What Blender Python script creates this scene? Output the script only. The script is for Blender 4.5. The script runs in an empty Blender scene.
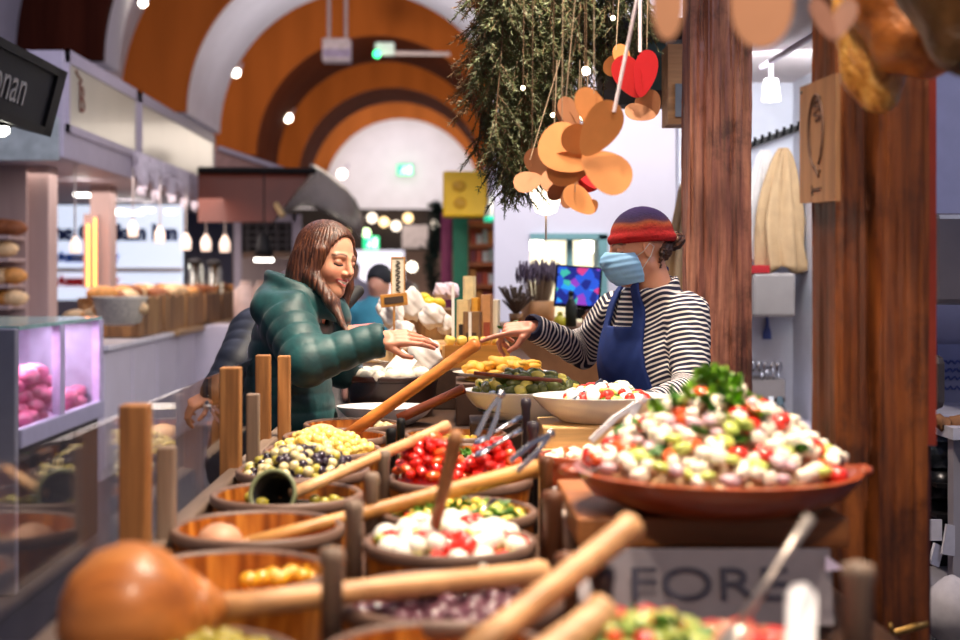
import bpy, bmesh, math, random
import numpy as np
from mathutils import Vector, Matrix, Euler
random.seed(7); rng = np.random.default_rng(7)
S = bpy.context.scene; COL = S.collection
PI = math.pi
F, CX, CY, EYE = 1333.33, 450.0, 275.0, 1.55
def P(px, py, Y):            # a point of the place seen in direction (px, py) at depth Y
    return Vector(((px-CX)*Y/F, Y, EYE-(py-CY)*Y/F))
def mm(px, Y): return px*Y/F
# ---------------------------------------------------------------- materials
MATS = {}
def _nt(name):
    m = bpy.data.materials.new(name); m.use_nodes = True
    nt = m.node_tree; b = nt.nodes['Principled BSDF']
    return m, nt, b
def mixc(nt, fac, a, b, blend='MIX'):
    n = nt.nodes.new('ShaderNodeMix'); n.data_type = 'RGBA'; n.blend_type = blend
    for s, v in ((0, fac), (6, a), (7, b)):
        if isinstance(v, (int, float)): n.inputs[s].default_value = v
        elif isinstance(v, tuple): n.inputs[s].default_value = (*v, 1) if len(v) == 3 else v
        else: nt.links.new(v, n.inputs[s])
    return n.outputs[2]
def noise(nt, scale, detail=3, stretch=(1, 1, 1), rough=.55, coord='Object', dist=0, off=(0, 0, 0)):
    tc = nt.nodes.new('ShaderNodeTexCoord'); mp = nt.nodes.new('ShaderNodeMapping')
    mp.inputs['Scale'].default_value = stretch; mp.inputs['Location'].default_value = off
    n = nt.nodes.new('ShaderNodeTexNoise'); n.inputs['Scale'].default_value = scale
    n.inputs['Detail'].default_value = detail; n.inputs['Roughness'].default_value = rough
    n.inputs['Distortion'].default_value = dist
    nt.links.new(tc.outputs[coord], mp.inputs[0]); nt.links.new(mp.outputs[0], n.inputs['Vector'])
    return n.outputs['Fac']
def ramp(nt, fac, stops, interp='LINEAR'):
    r = nt.nodes.new('ShaderNodeValToRGB'); e = r.color_ramp.elements; r.color_ramp.interpolation = interp
    while len(e) > 1: e.remove(e[0])
    e[0].position = stops[0][0]; e[0].color = (*stops[0][1], 1)
    for p, c in stops[1:]:
        q = e.new(p); q.color = (*c, 1)
    nt.links.new(fac, r.inputs[0]); return r.outputs['Color']
def bump(nt, b, fac, strength, dist=.004):
    n = nt.nodes.new('ShaderNodeBump'); n.inputs['Strength'].default_value = strength
    n.inputs['Distance'].default_value = dist
    nt.links.new(fac, n.inputs['Height']); nt.links.new(n.outputs[0], b.inputs['Normal'])
def lin(c):                   # sRGB 0-255 -> linear
    return tuple(((v/255)/12.92 if v/255 <= .04045 else (((v/255)+.055)/1.055)**2.4) for v in c)
def pm(name, rgb, rough=.5, metal=0, var=.18, scale=12, bmp=0, coat=0, sss=0, spec=.5, stretch=(1, 1, 1), sheen=0):
    if name in MATS: return MATS[name]
    m, nt, b = _nt(name); c = lin(rgb)
    b.inputs['Roughness'].default_value = rough; b.inputs['Metallic'].default_value = metal
    b.inputs['Specular IOR Level'].default_value = spec
    if coat: b.inputs['Coat Weight'].default_value = coat; b.inputs['Coat Roughness'].default_value = .08
    if sheen: b.inputs['Sheen Weight'].default_value = sheen
    if sss:
        b.inputs['Subsurface Weight'].default_value = sss
        b.inputs['Subsurface Radius'].default_value = (.012, .005, .003); b.inputs['Subsurface Scale'].default_value = 1
    n = noise(nt, scale, 4, stretch)
    lo = tuple(v*(1-var) for v in c); hi = tuple(min(1, v*(1+var)) for v in c)
    nt.links.new(ramp(nt, n, [(.3, lo), (.7, hi)]), b.inputs['Base Color'])
    if bmp: bump(nt, b, n, bmp)
    MATS[name] = m; return m
def em(name, rgb, strength):
    if name in MATS: return MATS[name]
    m, nt, b = _nt(name); c = lin(rgb)
    b.inputs['Base Color'].default_value = (*c, 1); b.inputs['Emission Color'].default_value = (*c, 1)
    b.inputs['Emission Strength'].default_value = strength; MATS[name] = m; return m
def wood(name, dark, mid, light, axis='Z', scale=7, rough=.5, bmp=.3, coat=0, fine=1.0):
    if name in MATS: return MATS[name]
    m, nt, b = _nt(name)
    st = {'X': (.08, 1, 1), 'Y': (1, .08, 1), 'Z': (1, 1, .08)}[axis]
    n1 = noise(nt, scale, 5, st, .62, dist=.6); n2 = noise(nt, scale*6*fine, 4, st, .6)
    c1 = ramp(nt, n1, [(.28, lin(dark)), (.5, lin(mid)), (.72, lin(light))])
    c2 = ramp(nt, n2, [(.3, (.45, .42, .4)), (.6, (1, 1, 1))])
    nt.links.new(mixc(nt, .7, c1, c2, 'MULTIPLY'), b.inputs['Base Color'])
    b.inputs['Roughness'].default_value = rough
    if coat: b.inputs['Coat Weight'].default_value = coat; b.inputs['Coat Roughness'].default_value = .2
    bump(nt, b, n2, bmp, .003); MATS[name] = m; return m
def glassmat(name, tint=(1, 1, 1), ior=1.45, gloss=0.0):
    if name in MATS: return MATS[name]
    m = bpy.data.materials.new(name); m.use_nodes = True; nt = m.node_tree; nt.nodes.clear()
    o = nt.nodes.new('ShaderNodeOutputMaterial'); t = nt.nodes.new('ShaderNodeBsdfTransparent')
    g = nt.nodes.new('ShaderNodeBsdfGlossy'); g.inputs['Roughness'].default_value = .02
    fr = nt.nodes.new('ShaderNodeFresnel'); fr.inputs['IOR'].default_value = ior
    mx = nt.nodes.new('ShaderNodeMixShader'); t.inputs['Color'].default_value = (*tint, 1)
    ge = nt.nodes.new('ShaderNodeNewGeometry'); mr = nt.nodes.new('ShaderNodeMapRange'); mr.inputs[3].default_value = ior; mr.inputs[4].default_value = 1/ior
    nt.links.new(ge.outputs['Backfacing'], mr.inputs[0]); nt.links.new(mr.outputs[0], fr.inputs['IOR'])
    nt.links.new(fr.outputs[0], mx.inputs[0]); nt.links.new(t.outputs[0], mx.inputs[1]); nt.links.new(g.outputs[0], mx.inputs[2])
    nt.links.new(mx.outputs[0], o.inputs[0]); MATS[name] = m; return m
def attrmat(name, rough=.5, sss=0, var=.08, scale=60, bmp=0, sheen=0, attr='col', spec=.5):
    if name in MATS: return MATS[name]
    m, nt, b = _nt(name)
    a = nt.nodes.new('ShaderNodeAttribute'); a.attribute_name = attr
    n = noise(nt, scale, 4)
    c = mixc(nt, 1.0, a.outputs['Color'], ramp(nt, n, [(.3, (1-var,)*3), (.7, (1, 1, 1))]), 'MULTIPLY')
    nt.links.new(c, b.inputs['Base Color']); b.inputs['Roughness'].default_value = rough
    b.inputs['Specular IOR Level'].default_value = spec
    if sss:
        b.inputs['Subsurface Weight'].default_value = sss; b.inputs['Subsurface Radius'].default_value = (.01, .004, .002); b.inputs['Subsurface Scale'].default_value = 1
    if sheen: b.inputs['Sheen Weight'].default_value = sheen
    if bmp: bump(nt, b, n, bmp)
    MATS[name] = m; return m
# ---------------------------------------------------------------- objects
def tag(o, label=None, cat=None, group=None, kind=None):
    if label: o['label'] = label
    if cat: o['category'] = cat
    if group: o['group'] = group
    if kind: o['kind'] = kind
    return o
def thing(name, label, cat, loc=(0, 0, 0), group=None, rot=None):
    o = bpy.data.objects.new(name, None); COL.objects.link(o); o.location = loc; o.empty_display_size = .05
    if rot is not None: o.rotation_euler = rot
    return tag(o, label, cat, group)
def link(name, me, mat, parent=None, local=False, smooth=False):
    if smooth: me.polygons.foreach_set('use_smooth', [True]*len(me.polygons))
    mats = mat if isinstance(mat, (list, tuple)) else [mat]
    if not me.materials:
        for x in mats: me.materials.append(x)
    o = bpy.data.objects.new(name, me); COL.objects.link(o)
    if parent is not None:
        o.parent = parent
        if not local: # geometry given in world space; hang it under an unrotated parent chain
            q = parent; off = Vector((0, 0, 0))
            while q is not None: off += Vector(q.location); q = q.parent
            o.location = -off
    return o
def recenter(o, c):           # move the origin of a world-space mesh to c
    c = Vector(c); o.data.transform(Matrix.Translation(-c)); o.location = Vector(o.location)+c; return o
class MB:
    def __init__(s): s.bm = bmesh.new()
    def box(s, c, size, rot=None, bev=0, mi=0):
        g = bmesh.ops.create_cube(s.bm, size=1)['verts']
        M = Matrix.Translation(c) @ (rot.to_4x4() if rot is not None else Matrix()) @ Matrix.Diagonal((*size, 1))
        bmesh.ops.transform(s.bm, matrix=M, verts=g)
        if bev:
            ed = list({e for v in g for e in v.link_edges})
            bmesh.ops.bevel(s.bm, geom=ed, offset=bev, segments=2, affect='EDGES', profile=.5)
        if mi:
            for f in {f for v in g if v.is_valid for f in v.link_faces}: f.material_index = mi
        return s
    def bb(s, x0, x1, y0, y1, z0, z1, bev=0): return s.box(((x0+x1)/2, (y0+y1)/2, (z0+z1)/2), (x1-x0, y1-y0, z1-z0), None, bev)
    def tube(s, pts, r, seg=10, cap=True):
        pts = [Vector(p) for p in pts]; n = len(pts); rr = r if isinstance(r, (list, tuple)) else [r]*n
        rings = []; up = None
        for i, p in enumerate(pts):
            d = (pts[min(i+1, n-1)]-pts[max(i-1, 0)]).normalized()
            if up is None: up = Vector((0, 0, 1)) if abs(d.z) < .9 else Vector((1, 0, 0))
            a = d.cross(up).normalized(); b = a.cross(d).normalized(); up = b
            rings.append([s.bm.verts.new(p+(a*math.cos(t)+b*math.sin(t))*rr[i]) for t in [2*PI*k/seg for k in range(seg)]])
        for i in range(n-1):
            for k in range(seg):
                s.bm.faces.new((rings[i][k], rings[i][(k+1) % seg], rings[i+1][(k+1) % seg], rings[i+1][k]))
        if cap: s.bm.faces.new(rings[0][::-1]); s.bm.faces.new(rings[-1])
        return s
    def lathe(s, prof, c=(0, 0, 0), seg=40, sx=1, sy=1, rotz=0, fn=None, ring=False):
        c = Vector(c); rings = []
        for (r, z) in prof:
            ring = []
            for k in range(seg):
                t = 2*PI*k/seg; rad = max(r, 1e-5)*(fn(t, z) if fn else 1); x, y = rad*math.cos(t)*sx, rad*math.sin(t)*sy
                ring.append(s.bm.verts.new(c+Vector((x*math.cos(rotz)-y*math.sin(rotz), x*math.sin(rotz)+y*math.cos(rotz), z))))
            rings.append(ring)
        for i in range(len(rings)-1):
            for k in range(seg):
                s.bm.faces.new((rings[i][k], rings[i][(k+1) % seg], rings[i+1][(k+1) % seg], rings[i+1][k]))
        if ring:
            for k in range(seg): s.bm.faces.new((rings[-1][k], rings[-1][(k+1) % seg], rings[0][(k+1) % seg], rings[0][k]))
        else: s.bm.faces.new(rings[0][::-1]); s.bm.faces.new(rings[-1])
        return s
    def ell(s, c, r, seg=16, rot=None, jit=0):
        g = bmesh.ops.create_uvsphere(s.bm, u_segments=seg, v_segments=max(6, seg*2//3), radius=1)['verts']
        if jit:
            for v in g: v.co *= 1+random.uniform(-jit, jit)
        M = Matrix.Translation(c) @ (rot.to_4x4() if rot is not None else Matrix()) @ Matrix.Diagonal((*(r if isinstance(r, (tuple, list)) else (r, r, r)), 1))
        bmesh.ops.transform(s.bm, matrix=M, verts=g); return s
    def prism(s, pts, d):     # polygon (3D points) extruded along vector d
        d = Vector(d); a = [s.bm.verts.new(Vector(p)) for p in pts]; b = [s.bm.verts.new(Vector(p)+d) for p in pts]; n = len(a)
        s.bm.faces.new(a); s.bm.faces.new(b[::-1])
        for i in range(n): s.bm.faces.new((a[i], b[i], b[(i+1) % n], a[(i+1) % n]))
        return s
    def mesh(s, name, smooth=False):
        bmesh.ops.recalc_face_normals(s.bm, faces=s.bm.faces[:])
        me = bpy.data.meshes.new(name); s.bm.to_mesh(me); s.bm.free()
        if smooth: me.polygons.foreach_set('use_smooth', [True]*len(me.polygons))
        return me
    def build(s, name, mat, parent=None, smooth=False, angle=None, local=False):
        me = s.mesh(name, smooth)
        o = link(name, me, mat, parent, local)
        if smooth and angle: 
            me.set_sharp_from_angle(angle=math.radians(angle))
        return o
def solo(mb, name, mat, label, cat, group=None, smooth=False, c=None, angle=None, kind=None):
    o = mb.build(name, mat, None, smooth, angle)
    if c is None:
        vs = o.data.vertices; a = np.zeros(len(vs)*3); vs.foreach_get('co', a); a = a.reshape(-1, 3)
        c = ((a[:, 0].min()+a[:, 0].max())/2, (a[:, 1].min()+a[:, 1].max())/2, a[:, 2].min())
    recenter(o, c); return tag(o, label, cat, group, kind)
def struct(mb, name, mat, smooth=False):
    o = mb.build(name, mat, None, smooth); o['kind'] = 'structure'; return o
def copyobj(o, parent=None, **kw):
    c = o.copy(); COL.objects.link(c)
    if parent is not None: c.parent = parent
    for k, v in kw.items(): setattr(c, k, v)
    for ch in list(o.children): copyobj(ch, c)
    return c
def text(name, body, size, mat, parent, loc, ux, uz, depth=.004, align='CENTER', sx=1, bold=0):
    cu = bpy.data.curves.new(name, 'FONT'); cu.body = body; cu.size = size; cu.extrude = depth/2; cu.offset = bold; cu.align_x = align; cu.align_y = 'CENTER'
    t = bpy.data.objects.new(name, cu); COL.objects.link(t); bpy.context.view_layer.update()
    dg = bpy.context.evaluated_depsgraph_get(); me = bpy.data.meshes.new_from_object(t.evaluated_get(dg))
    bpy.data.objects.remove(t); bpy.data.curves.remove(cu)
    ux = Vector(ux).normalized()*sx; uz = Vector(uz).normalized(); n = Vector(ux).normalized().cross(uz)
    M = Matrix.Translation(loc) @ Matrix(((ux.x, uz.x, n.x), (ux.y, uz.y, n.y), (ux.z, uz.z, n.z))).to_4x4()
    me.transform(M); me.materials.clear()
    return link(name, me, mat, parent)
# ---------------------------------------------------------------- implicit surfaces
def V3(p): return np.array(p, dtype=np.float32)
def s_ell(Pn, c, r, R=None):
    q = Pn-V3(c)
    if R is not None: q = q @ np.array(R, dtype=np.float32)
    r = V3(r); k0 = np.linalg.norm(q/r, axis=1)+1e-9; k1 = np.linalg.norm(q/(r*r), axis=1)+1e-9
    return k0*(k0-1)/k1
def s_cap(Pn, a, b, ra, rb=None, ret=False):
    rb = ra if rb is None else rb; a = V3(a); b = V3(b); ba = b-a; L2 = float(ba@ba)
    t = np.clip(((Pn-a)@ba)/L2, 0, 1); d = np.linalg.norm(Pn-a-t[:, None]*ba, axis=1)-(ra+(rb-ra)*t)
    return (d, t*math.sqrt(L2)) if ret else d
def s_box(Pn, c, h, r=0, R=None):
    q = Pn-V3(c)
    if R is not None: q = q @ np.array(R, dtype=np.float32)
    q = np.abs(q)-(V3(h)-r)
    return np.linalg.norm(np.maximum(q, 0), axis=1)+np.minimum(q.max(axis=1), 0)-r
def smin(a, b, k):
    h = np.clip(.5+.5*(b-a)/k, 0, 1); return b+(a-b)*h-k*h*(1-h)
def smax(a, b, k): return -smin(-a, -b, k)
def nets(f, lo, hi, h):
    lo = np.array(lo, float); hi = np.array(hi, float); n = np.ceil((hi-lo)/h).astype(int)+1
    ax = [lo[i]+h*np.arange(n[i]) for i in range(3)]
    G = np.stack(np.meshgrid(*ax, indexing='ij'), -1).reshape(-1, 3).astype(np.float32)
    vals = np.concatenate([f(G[i:i+400000]) for i in range(0, len(G), 400000)]).reshape(n)
    ins = vals < 0; shp = tuple(n-1); acc = np.zeros(shp+(3,)); cnt = np.zeros(shp)
    cor = [(a, b, c) for a in (0, 1) for b in (0, 1) for c in (0, 1)]
    sl = lambda o: tuple(slice(o[i], o[i]+shp[i]) for i in range(3))
    for o in cor:
        for d in range(3):
            if o[d] == 0:
                e = list(o); e[d] = 1; A, B = vals[sl(o)], vals[sl(e)]
                m = (A < 0) != (B < 0); t = np.where(m, A/(np.where(m, A-B, 1)), 0)
                for i in range(3): acc[..., i] += m*(o[i]+(t if i == d else 0))
                cnt += m
    m = cnt > 0; idx = -np.ones(shp, int); idx[m] = np.arange(m.sum())
    ijk = np.argwhere(m); V = lo+h*(ijk+acc[m]/cnt[m][:, None])
    quads = []
    for d in range(3):
        u, w = (d+1) % 3, (d+2) % 3
        a = [slice(None)]*3; a[d] = slice(0, n[d]-1); b = [slice(None)]*3; b[d] = slice(1, n[d])
        ch = np.argwhere(ins[tuple(a)] != ins[tuple(b)])
        ok = (ch[:, u] > 0) & (ch[:, w] > 0) & (ch[:, u] < n[u]-1) & (ch[:, w] < n[w]-1); ch = ch[ok]
        s = ins[tuple(a)][tuple(ch.T)]
        def g(du, dw):
            q = ch.copy(); q[:, u] += du; q[:, w] += dw; return idx[tuple(q.T)]
        Q = np.stack([g(-1, -1), g(0, -1), g(0, 0), g(-1, 0)], 1); Q[~s] = Q[~s][:, ::-1]
        quads.append(Q)
    return V, np.concatenate(quads)
def mesh_np(name, V, Q, col=None, attrs=None, smooth=True):
    me = bpy.data.meshes.new(name); me.vertices.add(len(V)); me.vertices.foreach_set('co', np.asarray(V, np.float32).ravel())
    me.loops.add(len(Q)*4); me.loops.foreach_set('vertex_index', np.asarray(Q, np.int32).ravel())
    me.polygons.add(len(Q)); me.polygons.foreach_set('loop_start', np.arange(0, len(Q)*4, 4, dtype=np.int32))
    me.polygons.foreach_set('loop_total', np.full(len(Q), 4, np.int32))
    me.polygons.foreach_set('use_smooth', np.full(len(Q), smooth))
    if col is not None:
        a = me.attributes.new('col', 'FLOAT_COLOR', 'POINT'); a.data.foreach_set('color', np.c_[col, np.ones(len(V))].astype(np.float32).ravel())
    for k, v in (attrs or {}).items():
        a = me.attributes.new(k, 'FLOAT', 'POINT'); a.data.foreach_set('value', np.asarray(v, np.float32))
    me.update(); me.validate(); return me
def joinnp(parts):
    Vs, Qs, Cs, o = [], [], [], 0
    for V, Q, C in parts:
        Vs.append(V); Qs.append(Q+o); Cs.append(C); o += len(V)
    return np.concatenate(Vs), np.concatenate(Qs), np.concatenate(Cs)
# ================================================================ camera, light
cam = bpy.data.cameras.new('camera'); co = bpy.data.objects.new('camera', cam); COL.objects.link(co)
co.location = (0, 0, EYE); co.rotation_euler = (PI/2, 0, 0); cam.lens = 50; cam.sensor_width = 36
cam.shift_x = 30/960; cam.shift_y = -45/960; cam.clip_start = .05; cam.clip_end = 200
cam.dof.use_dof = True; cam.dof.focus_distance = 4.15; cam.dof.aperture_fstop = 2.2
S.camera = co
S.view_settings.view_transform = 'Standard'; S.view_settings.look = 'None'; S.view_settings.gamma = 1; S.view_settings.exposure = 0.0
w = bpy.data.worlds.new('market_daylight'); S.world = w; w.use_nodes = True
bg = w.node_tree.nodes['Background']; bg.inputs[0].default_value = (.62, .66, .95, 1); bg.inputs[1].default_value = .22
def lamp(kind, name, loc, energy, col=(1, .82, .62), size=.3, to=None, spot=70, blend=.5, sy=None):
    l = bpy.data.lights.new(name, kind); l.energy = energy; l.color = col
    if kind == 'AREA':
        l.size = size
        if sy: l.shape = 'RECTANGLE'; l.size_y = sy
    elif kind == 'SPOT': l.spot_size = math.radians(spot); l.spot_blend = blend; l.shadow_soft_size = size
    else: l.shadow_soft_size = size
    o = bpy.data.objects.new(name, l); COL.objects.link(o); o.location = loc
    if to is not None: o.rotation_euler = (Vector(to)-Vector(loc)).to_track_quat('-Z', 'Y').to_euler()
    return o
WARM = (1, .80, .58); NEUT = (1, .92, .84); COOL = (.80, .84, 1)
# track spots over the deli counter
for i, (x, y, e, tx, ty) in enumerate([(.25, 1.9, 70, .15, 1.9), (.75, 2.0, 90, .5, 2.35), (.15, 2.9, 80, 0, 2.8), (.35, 3.4, 95, .2, 3.6),
                                       (.1, 4.2, 90, .05, 4.4), (.45, 3.2, 90, .6, 4.3), (.15, 3.2, 75, -.4, 4.5), (.1, 5.1, 80, .1, 5.2)]):
    lamp('SPOT', 'counter_spotlight', (x, y, 3.5), e*2.9, (1, .84, .66), .06, (tx, ty, 1.1), 62, .7)
lamp('SPOT', 'post_spotlight', (.2, .9, 3.1), 62, (1, .72, .45), .08, (.95, 2.85, 2.0), 40, .9)
lamp('SPOT', 'post_spotlight', (.5, 3.2, 3.4), 60, (1, .78, .6), .08, (1.0, 4.7, 1.8), 45, .8)
lamp('SPOT', 'front_fill_light', (.1, .2, 3.0), 120, (1, .80, .60), .12, (.25, 2.2, 1.1), 75, .8)  # added fill from beside the camera, brightens surfaces facing the viewer
lamp('AREA', 'right_wall_lamp', (1.2, 6.6, 3.3), 90, (1, .94, .93), 1.4, (1.0, 9, 1.8))
lamp('AREA', 'back_room_lamp', (1.5, 5.9, 2.45), 20, (.93, .95, 1), .5, (1.7, 6.9, 1.6))
lamp('AREA', 'far_right_lamp', (2.6, 3.6, 3.0), 18, (.75, .78, 1), .8, (2.3, 5, 1.2))
# left stalls
lamp('AREA', 'stall_ceiling_lamp', (-3.9, 13, 2.36), 150, (1, .86, .80), 3, (-3.9, 13, 0), sy=5)
lamp('AREA', 'stall_front_lamp', (-1.7, 11.5, 3.9), 26, (1, .88, .85), 2.0, (-2.85, 12.5, 2.4), sy=5)
lamp('AREA', 'aisle_lamp', (-1.6, 7.5, 4.2), 80, (.80, .78, 1), 2.2, (-2.2, 9, .5), sy=4)
lamp('AREA', 'meat_case_lamp', (-2.3, 7.3, 1.26), 16, (1, .66, .96), .25, (-2.3, 7.3, .8), sy=1.3)
lamp('AREA', 'far_aisle_lamp', (-1.2, 22, 3.6), 260, (1, .86, .72), 3, (-1.2, 22, 0), sy=8)
# vault lamps: one in every bay, throwing light forward on the next arch
for y, z, e, c in ((17.8, 4.6, 650, (1, .80, .55)), (25.8, 4.8, 900, (1, .80, .55)), (33.4, 4.8, 760, (1, .80, .55)), (40.6, 4.6, 800, (1, .82, .6))):
    lamp('SPOT', 'vault_spotlight', (-1.55, y-2.2, z-.4), e*.48, c, .4, (-1.55, y+4, z+1.3), 150, .6)
lamp('AREA', 'end_wall_lamp', (-1.5, 39.2, 5.2), 85, (.95, .95, 1), 2.0, (-1.5, 43, 5.2))
lamp('AREA', 'white_arch_lamp', (-1.4, 21.6, 4.6), 36, (1, .97, .97), 2.0, (-1.7, 22.2, 9))
# ================================================================ setting
m_floor = pm('floor_tiles', (58, 54, 64), .32, var=.25, scale=3)
nt = m_floor.node_tree; b = nt.nodes['Principled BSDF']
br = nt.nodes.new('ShaderNodeTexBrick'); tc = nt.nodes.new('ShaderNodeTexCoord'); nt.links.new(tc.outputs['Object'], br.inputs[0])
br.inputs['Scale'].default_value = 1.0; br.inputs['Brick Width'].default_value = .6; br.inputs['Row Height'].default_value = .2; br.inputs['Mortar Size'].default_value = .006
br.inputs['Color1'].default_value = (.05, .045, .06, 1); br.inputs['Color2'].default_value = (.075, .066, .085, 1); br.inputs['Mortar'].default_value = (.012, .011, .014, 1)
mp = nt.nodes.new('ShaderNodeMapping'); mp.inputs['Rotation'].default_value = (0, 0, PI/2); nt.links.new(tc.outputs['Object'], mp.inputs[0]); nt.links.new(mp.outputs[0], br.inputs[0])
nt.links.new(br.outputs['Color'], b.inputs['Base Color'])
struct(MB().bb(-9, 7, -2, 45, -.1, 0), 'floor', m_floor)
m_white = pm('white_plaster', (226, 222, 232), .7, var=.05, scale=2)
m_lav = pm('lavender_plaster', (176, 172, 190), .75, var=.06, scale=2)
m_dkblue = pm('slate_wall', (84, 82, 104), .8, var=.1, scale=2)
m_orange = pm('orange_timber', (160, 88, 38), .8, var=.16, scale=2.2, stretch=(1, 1, .15), spec=.08); m_soff = pm('shaded_timber', (112, 54, 28), .85, var=.12, scale=1.5, spec=.06)  # umber for the undersides: their shade is put into the colour
m_brown = wood('unlit_timber', (52, 22, 16), (70, 30, 20), (88, 40, 26), 'Z', 1.2, .85, .05)  # nearest arch face: its unlit look is put into this brown
for q in (m_brown,): q.node_tree.nodes['Principled BSDF'].inputs['Specular IOR Level'].default_value = .08
AX, RV, ZS = -1.55, 2.5, 4.05
def annulus(mb, y0, y1, r0, r1, n=64, x0=AX, z0=ZS, drop=0):
    vs = []
    for k in range(n+1):
        t = PI*k/n; c, s = math.cos(t), math.sin(t)
        vs.append([mb.bm.verts.new((x0+r*c, y, z0+r*s)) for r, y in ((r0, y0), (r1, y0), (r1, y1), (r0, y1))])
    for k in range(n):
        for j in range(4):
            mb.bm.faces.new((vs[k][j], vs[k][(j+1) % 4], vs[k+1][(j+1) % 4], vs[k+1][j]))
    mb.bm.faces.new(vs[0]); mb.bm.faces.new(vs[-1][::-1]); return mb
def arch(nm, y0, y1, mat, mat2, label):
    t = thing('trim_%d' % (2+len([o for o in bpy.data.objects if o.name.startswith('trim_')])), label, None, (AX, y0, ZS)); t['kind'] = 'structure'
    annulus(MB(), y0, y0+.14, RV, RV+1.15).build('face_boards', mat, t)
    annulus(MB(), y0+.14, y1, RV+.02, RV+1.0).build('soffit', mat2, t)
arch('', 15.5, 16.4, m_brown, m_white, 'timber arch coloured dark as unlit, nearest above the cream fascia of the left stall')
arch('', 20.4, 23.6, m_orange, m_white, 'orange timber arch with a white underside, second from the front')
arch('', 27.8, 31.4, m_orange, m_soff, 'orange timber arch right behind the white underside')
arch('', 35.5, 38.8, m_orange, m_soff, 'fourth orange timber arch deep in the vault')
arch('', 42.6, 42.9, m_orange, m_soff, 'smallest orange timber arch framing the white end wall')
struct(annulus(MB(), 13, 43.5, RV+1.0, RV+1.2), 'ceiling', m_lav)
struct(MB().bb(-6, 3, 43, 43.2, 2.6, 8), 'wall_end', m_white)
struct(MB().bb(-6.9, -6.7, 4, 43, 0, 4.6), 'wall_left', m_dkblue)
struct(MB().bb(-5.6, -4.95, 16.5, 42, 2.9, 4.05), 'trim_1', m_lav)
struct(MB().bb(.95, 1.3, 16, 42, 0, 4.1), 'wall_right', m_lav)
# right white wall with a hatch
struct(MB().bb(.30, .54, 9, 9.25, 0, 3.7).bb(1.06, 1.78, 9, 9.25, 0, 3.7).bb(.54, 1.06, 9, 9.25, 1.82, 3.7).bb(.54, 1.06, 9, 9.25, 0, .95), 'wall_back', m_white)
m_cream = pm('cream_paint', (226, 214, 182), .6, var=.06)
m_teal = pm('teal_paint', (120, 170, 172), .5, var=.06)
struct(MB().bb(.56, 2.4, 11.4, 11.5, 0, 3), 'wall_hatch', m_cream)
struct(MB().bb(1.0, 1.06, 8.96, 9.3, .95, 1.82).bb(.80, .84, 9.1, 9.2, .95, 1.82).bb(.54, 1.06, 8.96, 9.3, 1.79, 1.83), 'window_1', m_teal)
lamp('AREA', 'hatch_room_lamp', (.9, 10.4, 2.3), 60, (1, .95, .85), .7, (.9, 10.6, 0))
# small room between the two timber posts
struct(MB().bb(1.2, 2.4, 7, 7.1, 0, 2.56), 'wall_room', pm('room_white', (224, 226, 236), .7, var=.03))
struct(MB().bb(1.80, 1.86, 5.2, 7.0, 0, 2.56), 'wall_partition', pm('partition_white', (206, 206, 214), .6, var=.04))
struct(MB().bb(1.0, 1.9, 4.9, 7.1, 2.56, 2.62), 'ceiling_room', pm('room_ceiling', (196, 186, 184), .7, var=.03))
struct(MB().bb(1.9, 4.5, 5.6, 5.7, 0, 3.6), 'wall_far_right', pm('grey_lilac_wall', (176, 172, 196), .7, var=.05))
# ================================================================ left: white fronted deli stall with fascia
m_fas = pm('fascia_grey', (176, 166, 180), .55, var=.05)
m_panel = pm('fascia_cream', (186, 180, 160), .3, var=.05, scale=2, coat=.12)
t = thing('stall_canopy', 'grey box canopy with two cream fascia panels over the left stall', 'canopy', (-3.9, 13, 2.4))
MB().bb(-5.2, -2.87, 9.9, 16.25, 2.42, 3.22, .01).build('canopy_box', m_fas, t)
for y0, y1 in ((9.95, 12.2), (12.3, 16.2)):
    pe_ = MB().bb(-2.88, -2.85, y0, y1, 3.14, 3.24).bb(-2.88, -2.85, y0, y1, 2.62, 2.68).bb(-2.88, -2.85, y0, y0+.06, 2.62, 3.24).bb(-2.88, -2.85, y1-.06, y1, 2.62, 3.24).build('panel_edging', m_fas, t)
    MB().bb(-2.875, -2.86, y0+.06, y1-.06, 2.68, 3.14).build('fascia_panel', m_panel, pe_)
MB().bb(-5.2, -2.9, 9.86, 9.9, 2.40, 2.72).build('end_board', pm('pale_board', (170, 178, 176), .5), t)
m_logo = pm('logo_brown', (110, 50, 36), .5)
text('logo', 'B', .30, m_logo, t, (-2.85, 10.33, 2.90), (0, 1, 0), (0, 0, 1))
MB().tube([Vector((-2.852, 10.25+.07*math.sin(a*2), 3.02+.035*a)) for a in np.linspace(0, 2.6, 14)], .008, 6).build('logo_swirl', m_logo, t)
# lit fringe along the fascia: countless pale icicle strands
mb = MB()
for i in range(900):
    y = random.uniform(12.0, 16.25); L = random.uniform(.08, .42) * (.55+.45*math.sin(y*5)**2)
    mb.tube([(-2.83+random.uniform(-.02, .02), y, 2.66), (-2.83+random.uniform(-.03, .03), y+random.uniform(-.03, .03), 2.66-L)], .007, 4, False)
solo(mb, 'icicle_fringe', pm('icicle_white', (216, 206, 216), .4), 'pale sparkling fringe hanging along the lower edge of the left fascia', 'garland', kind='stuff')
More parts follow.
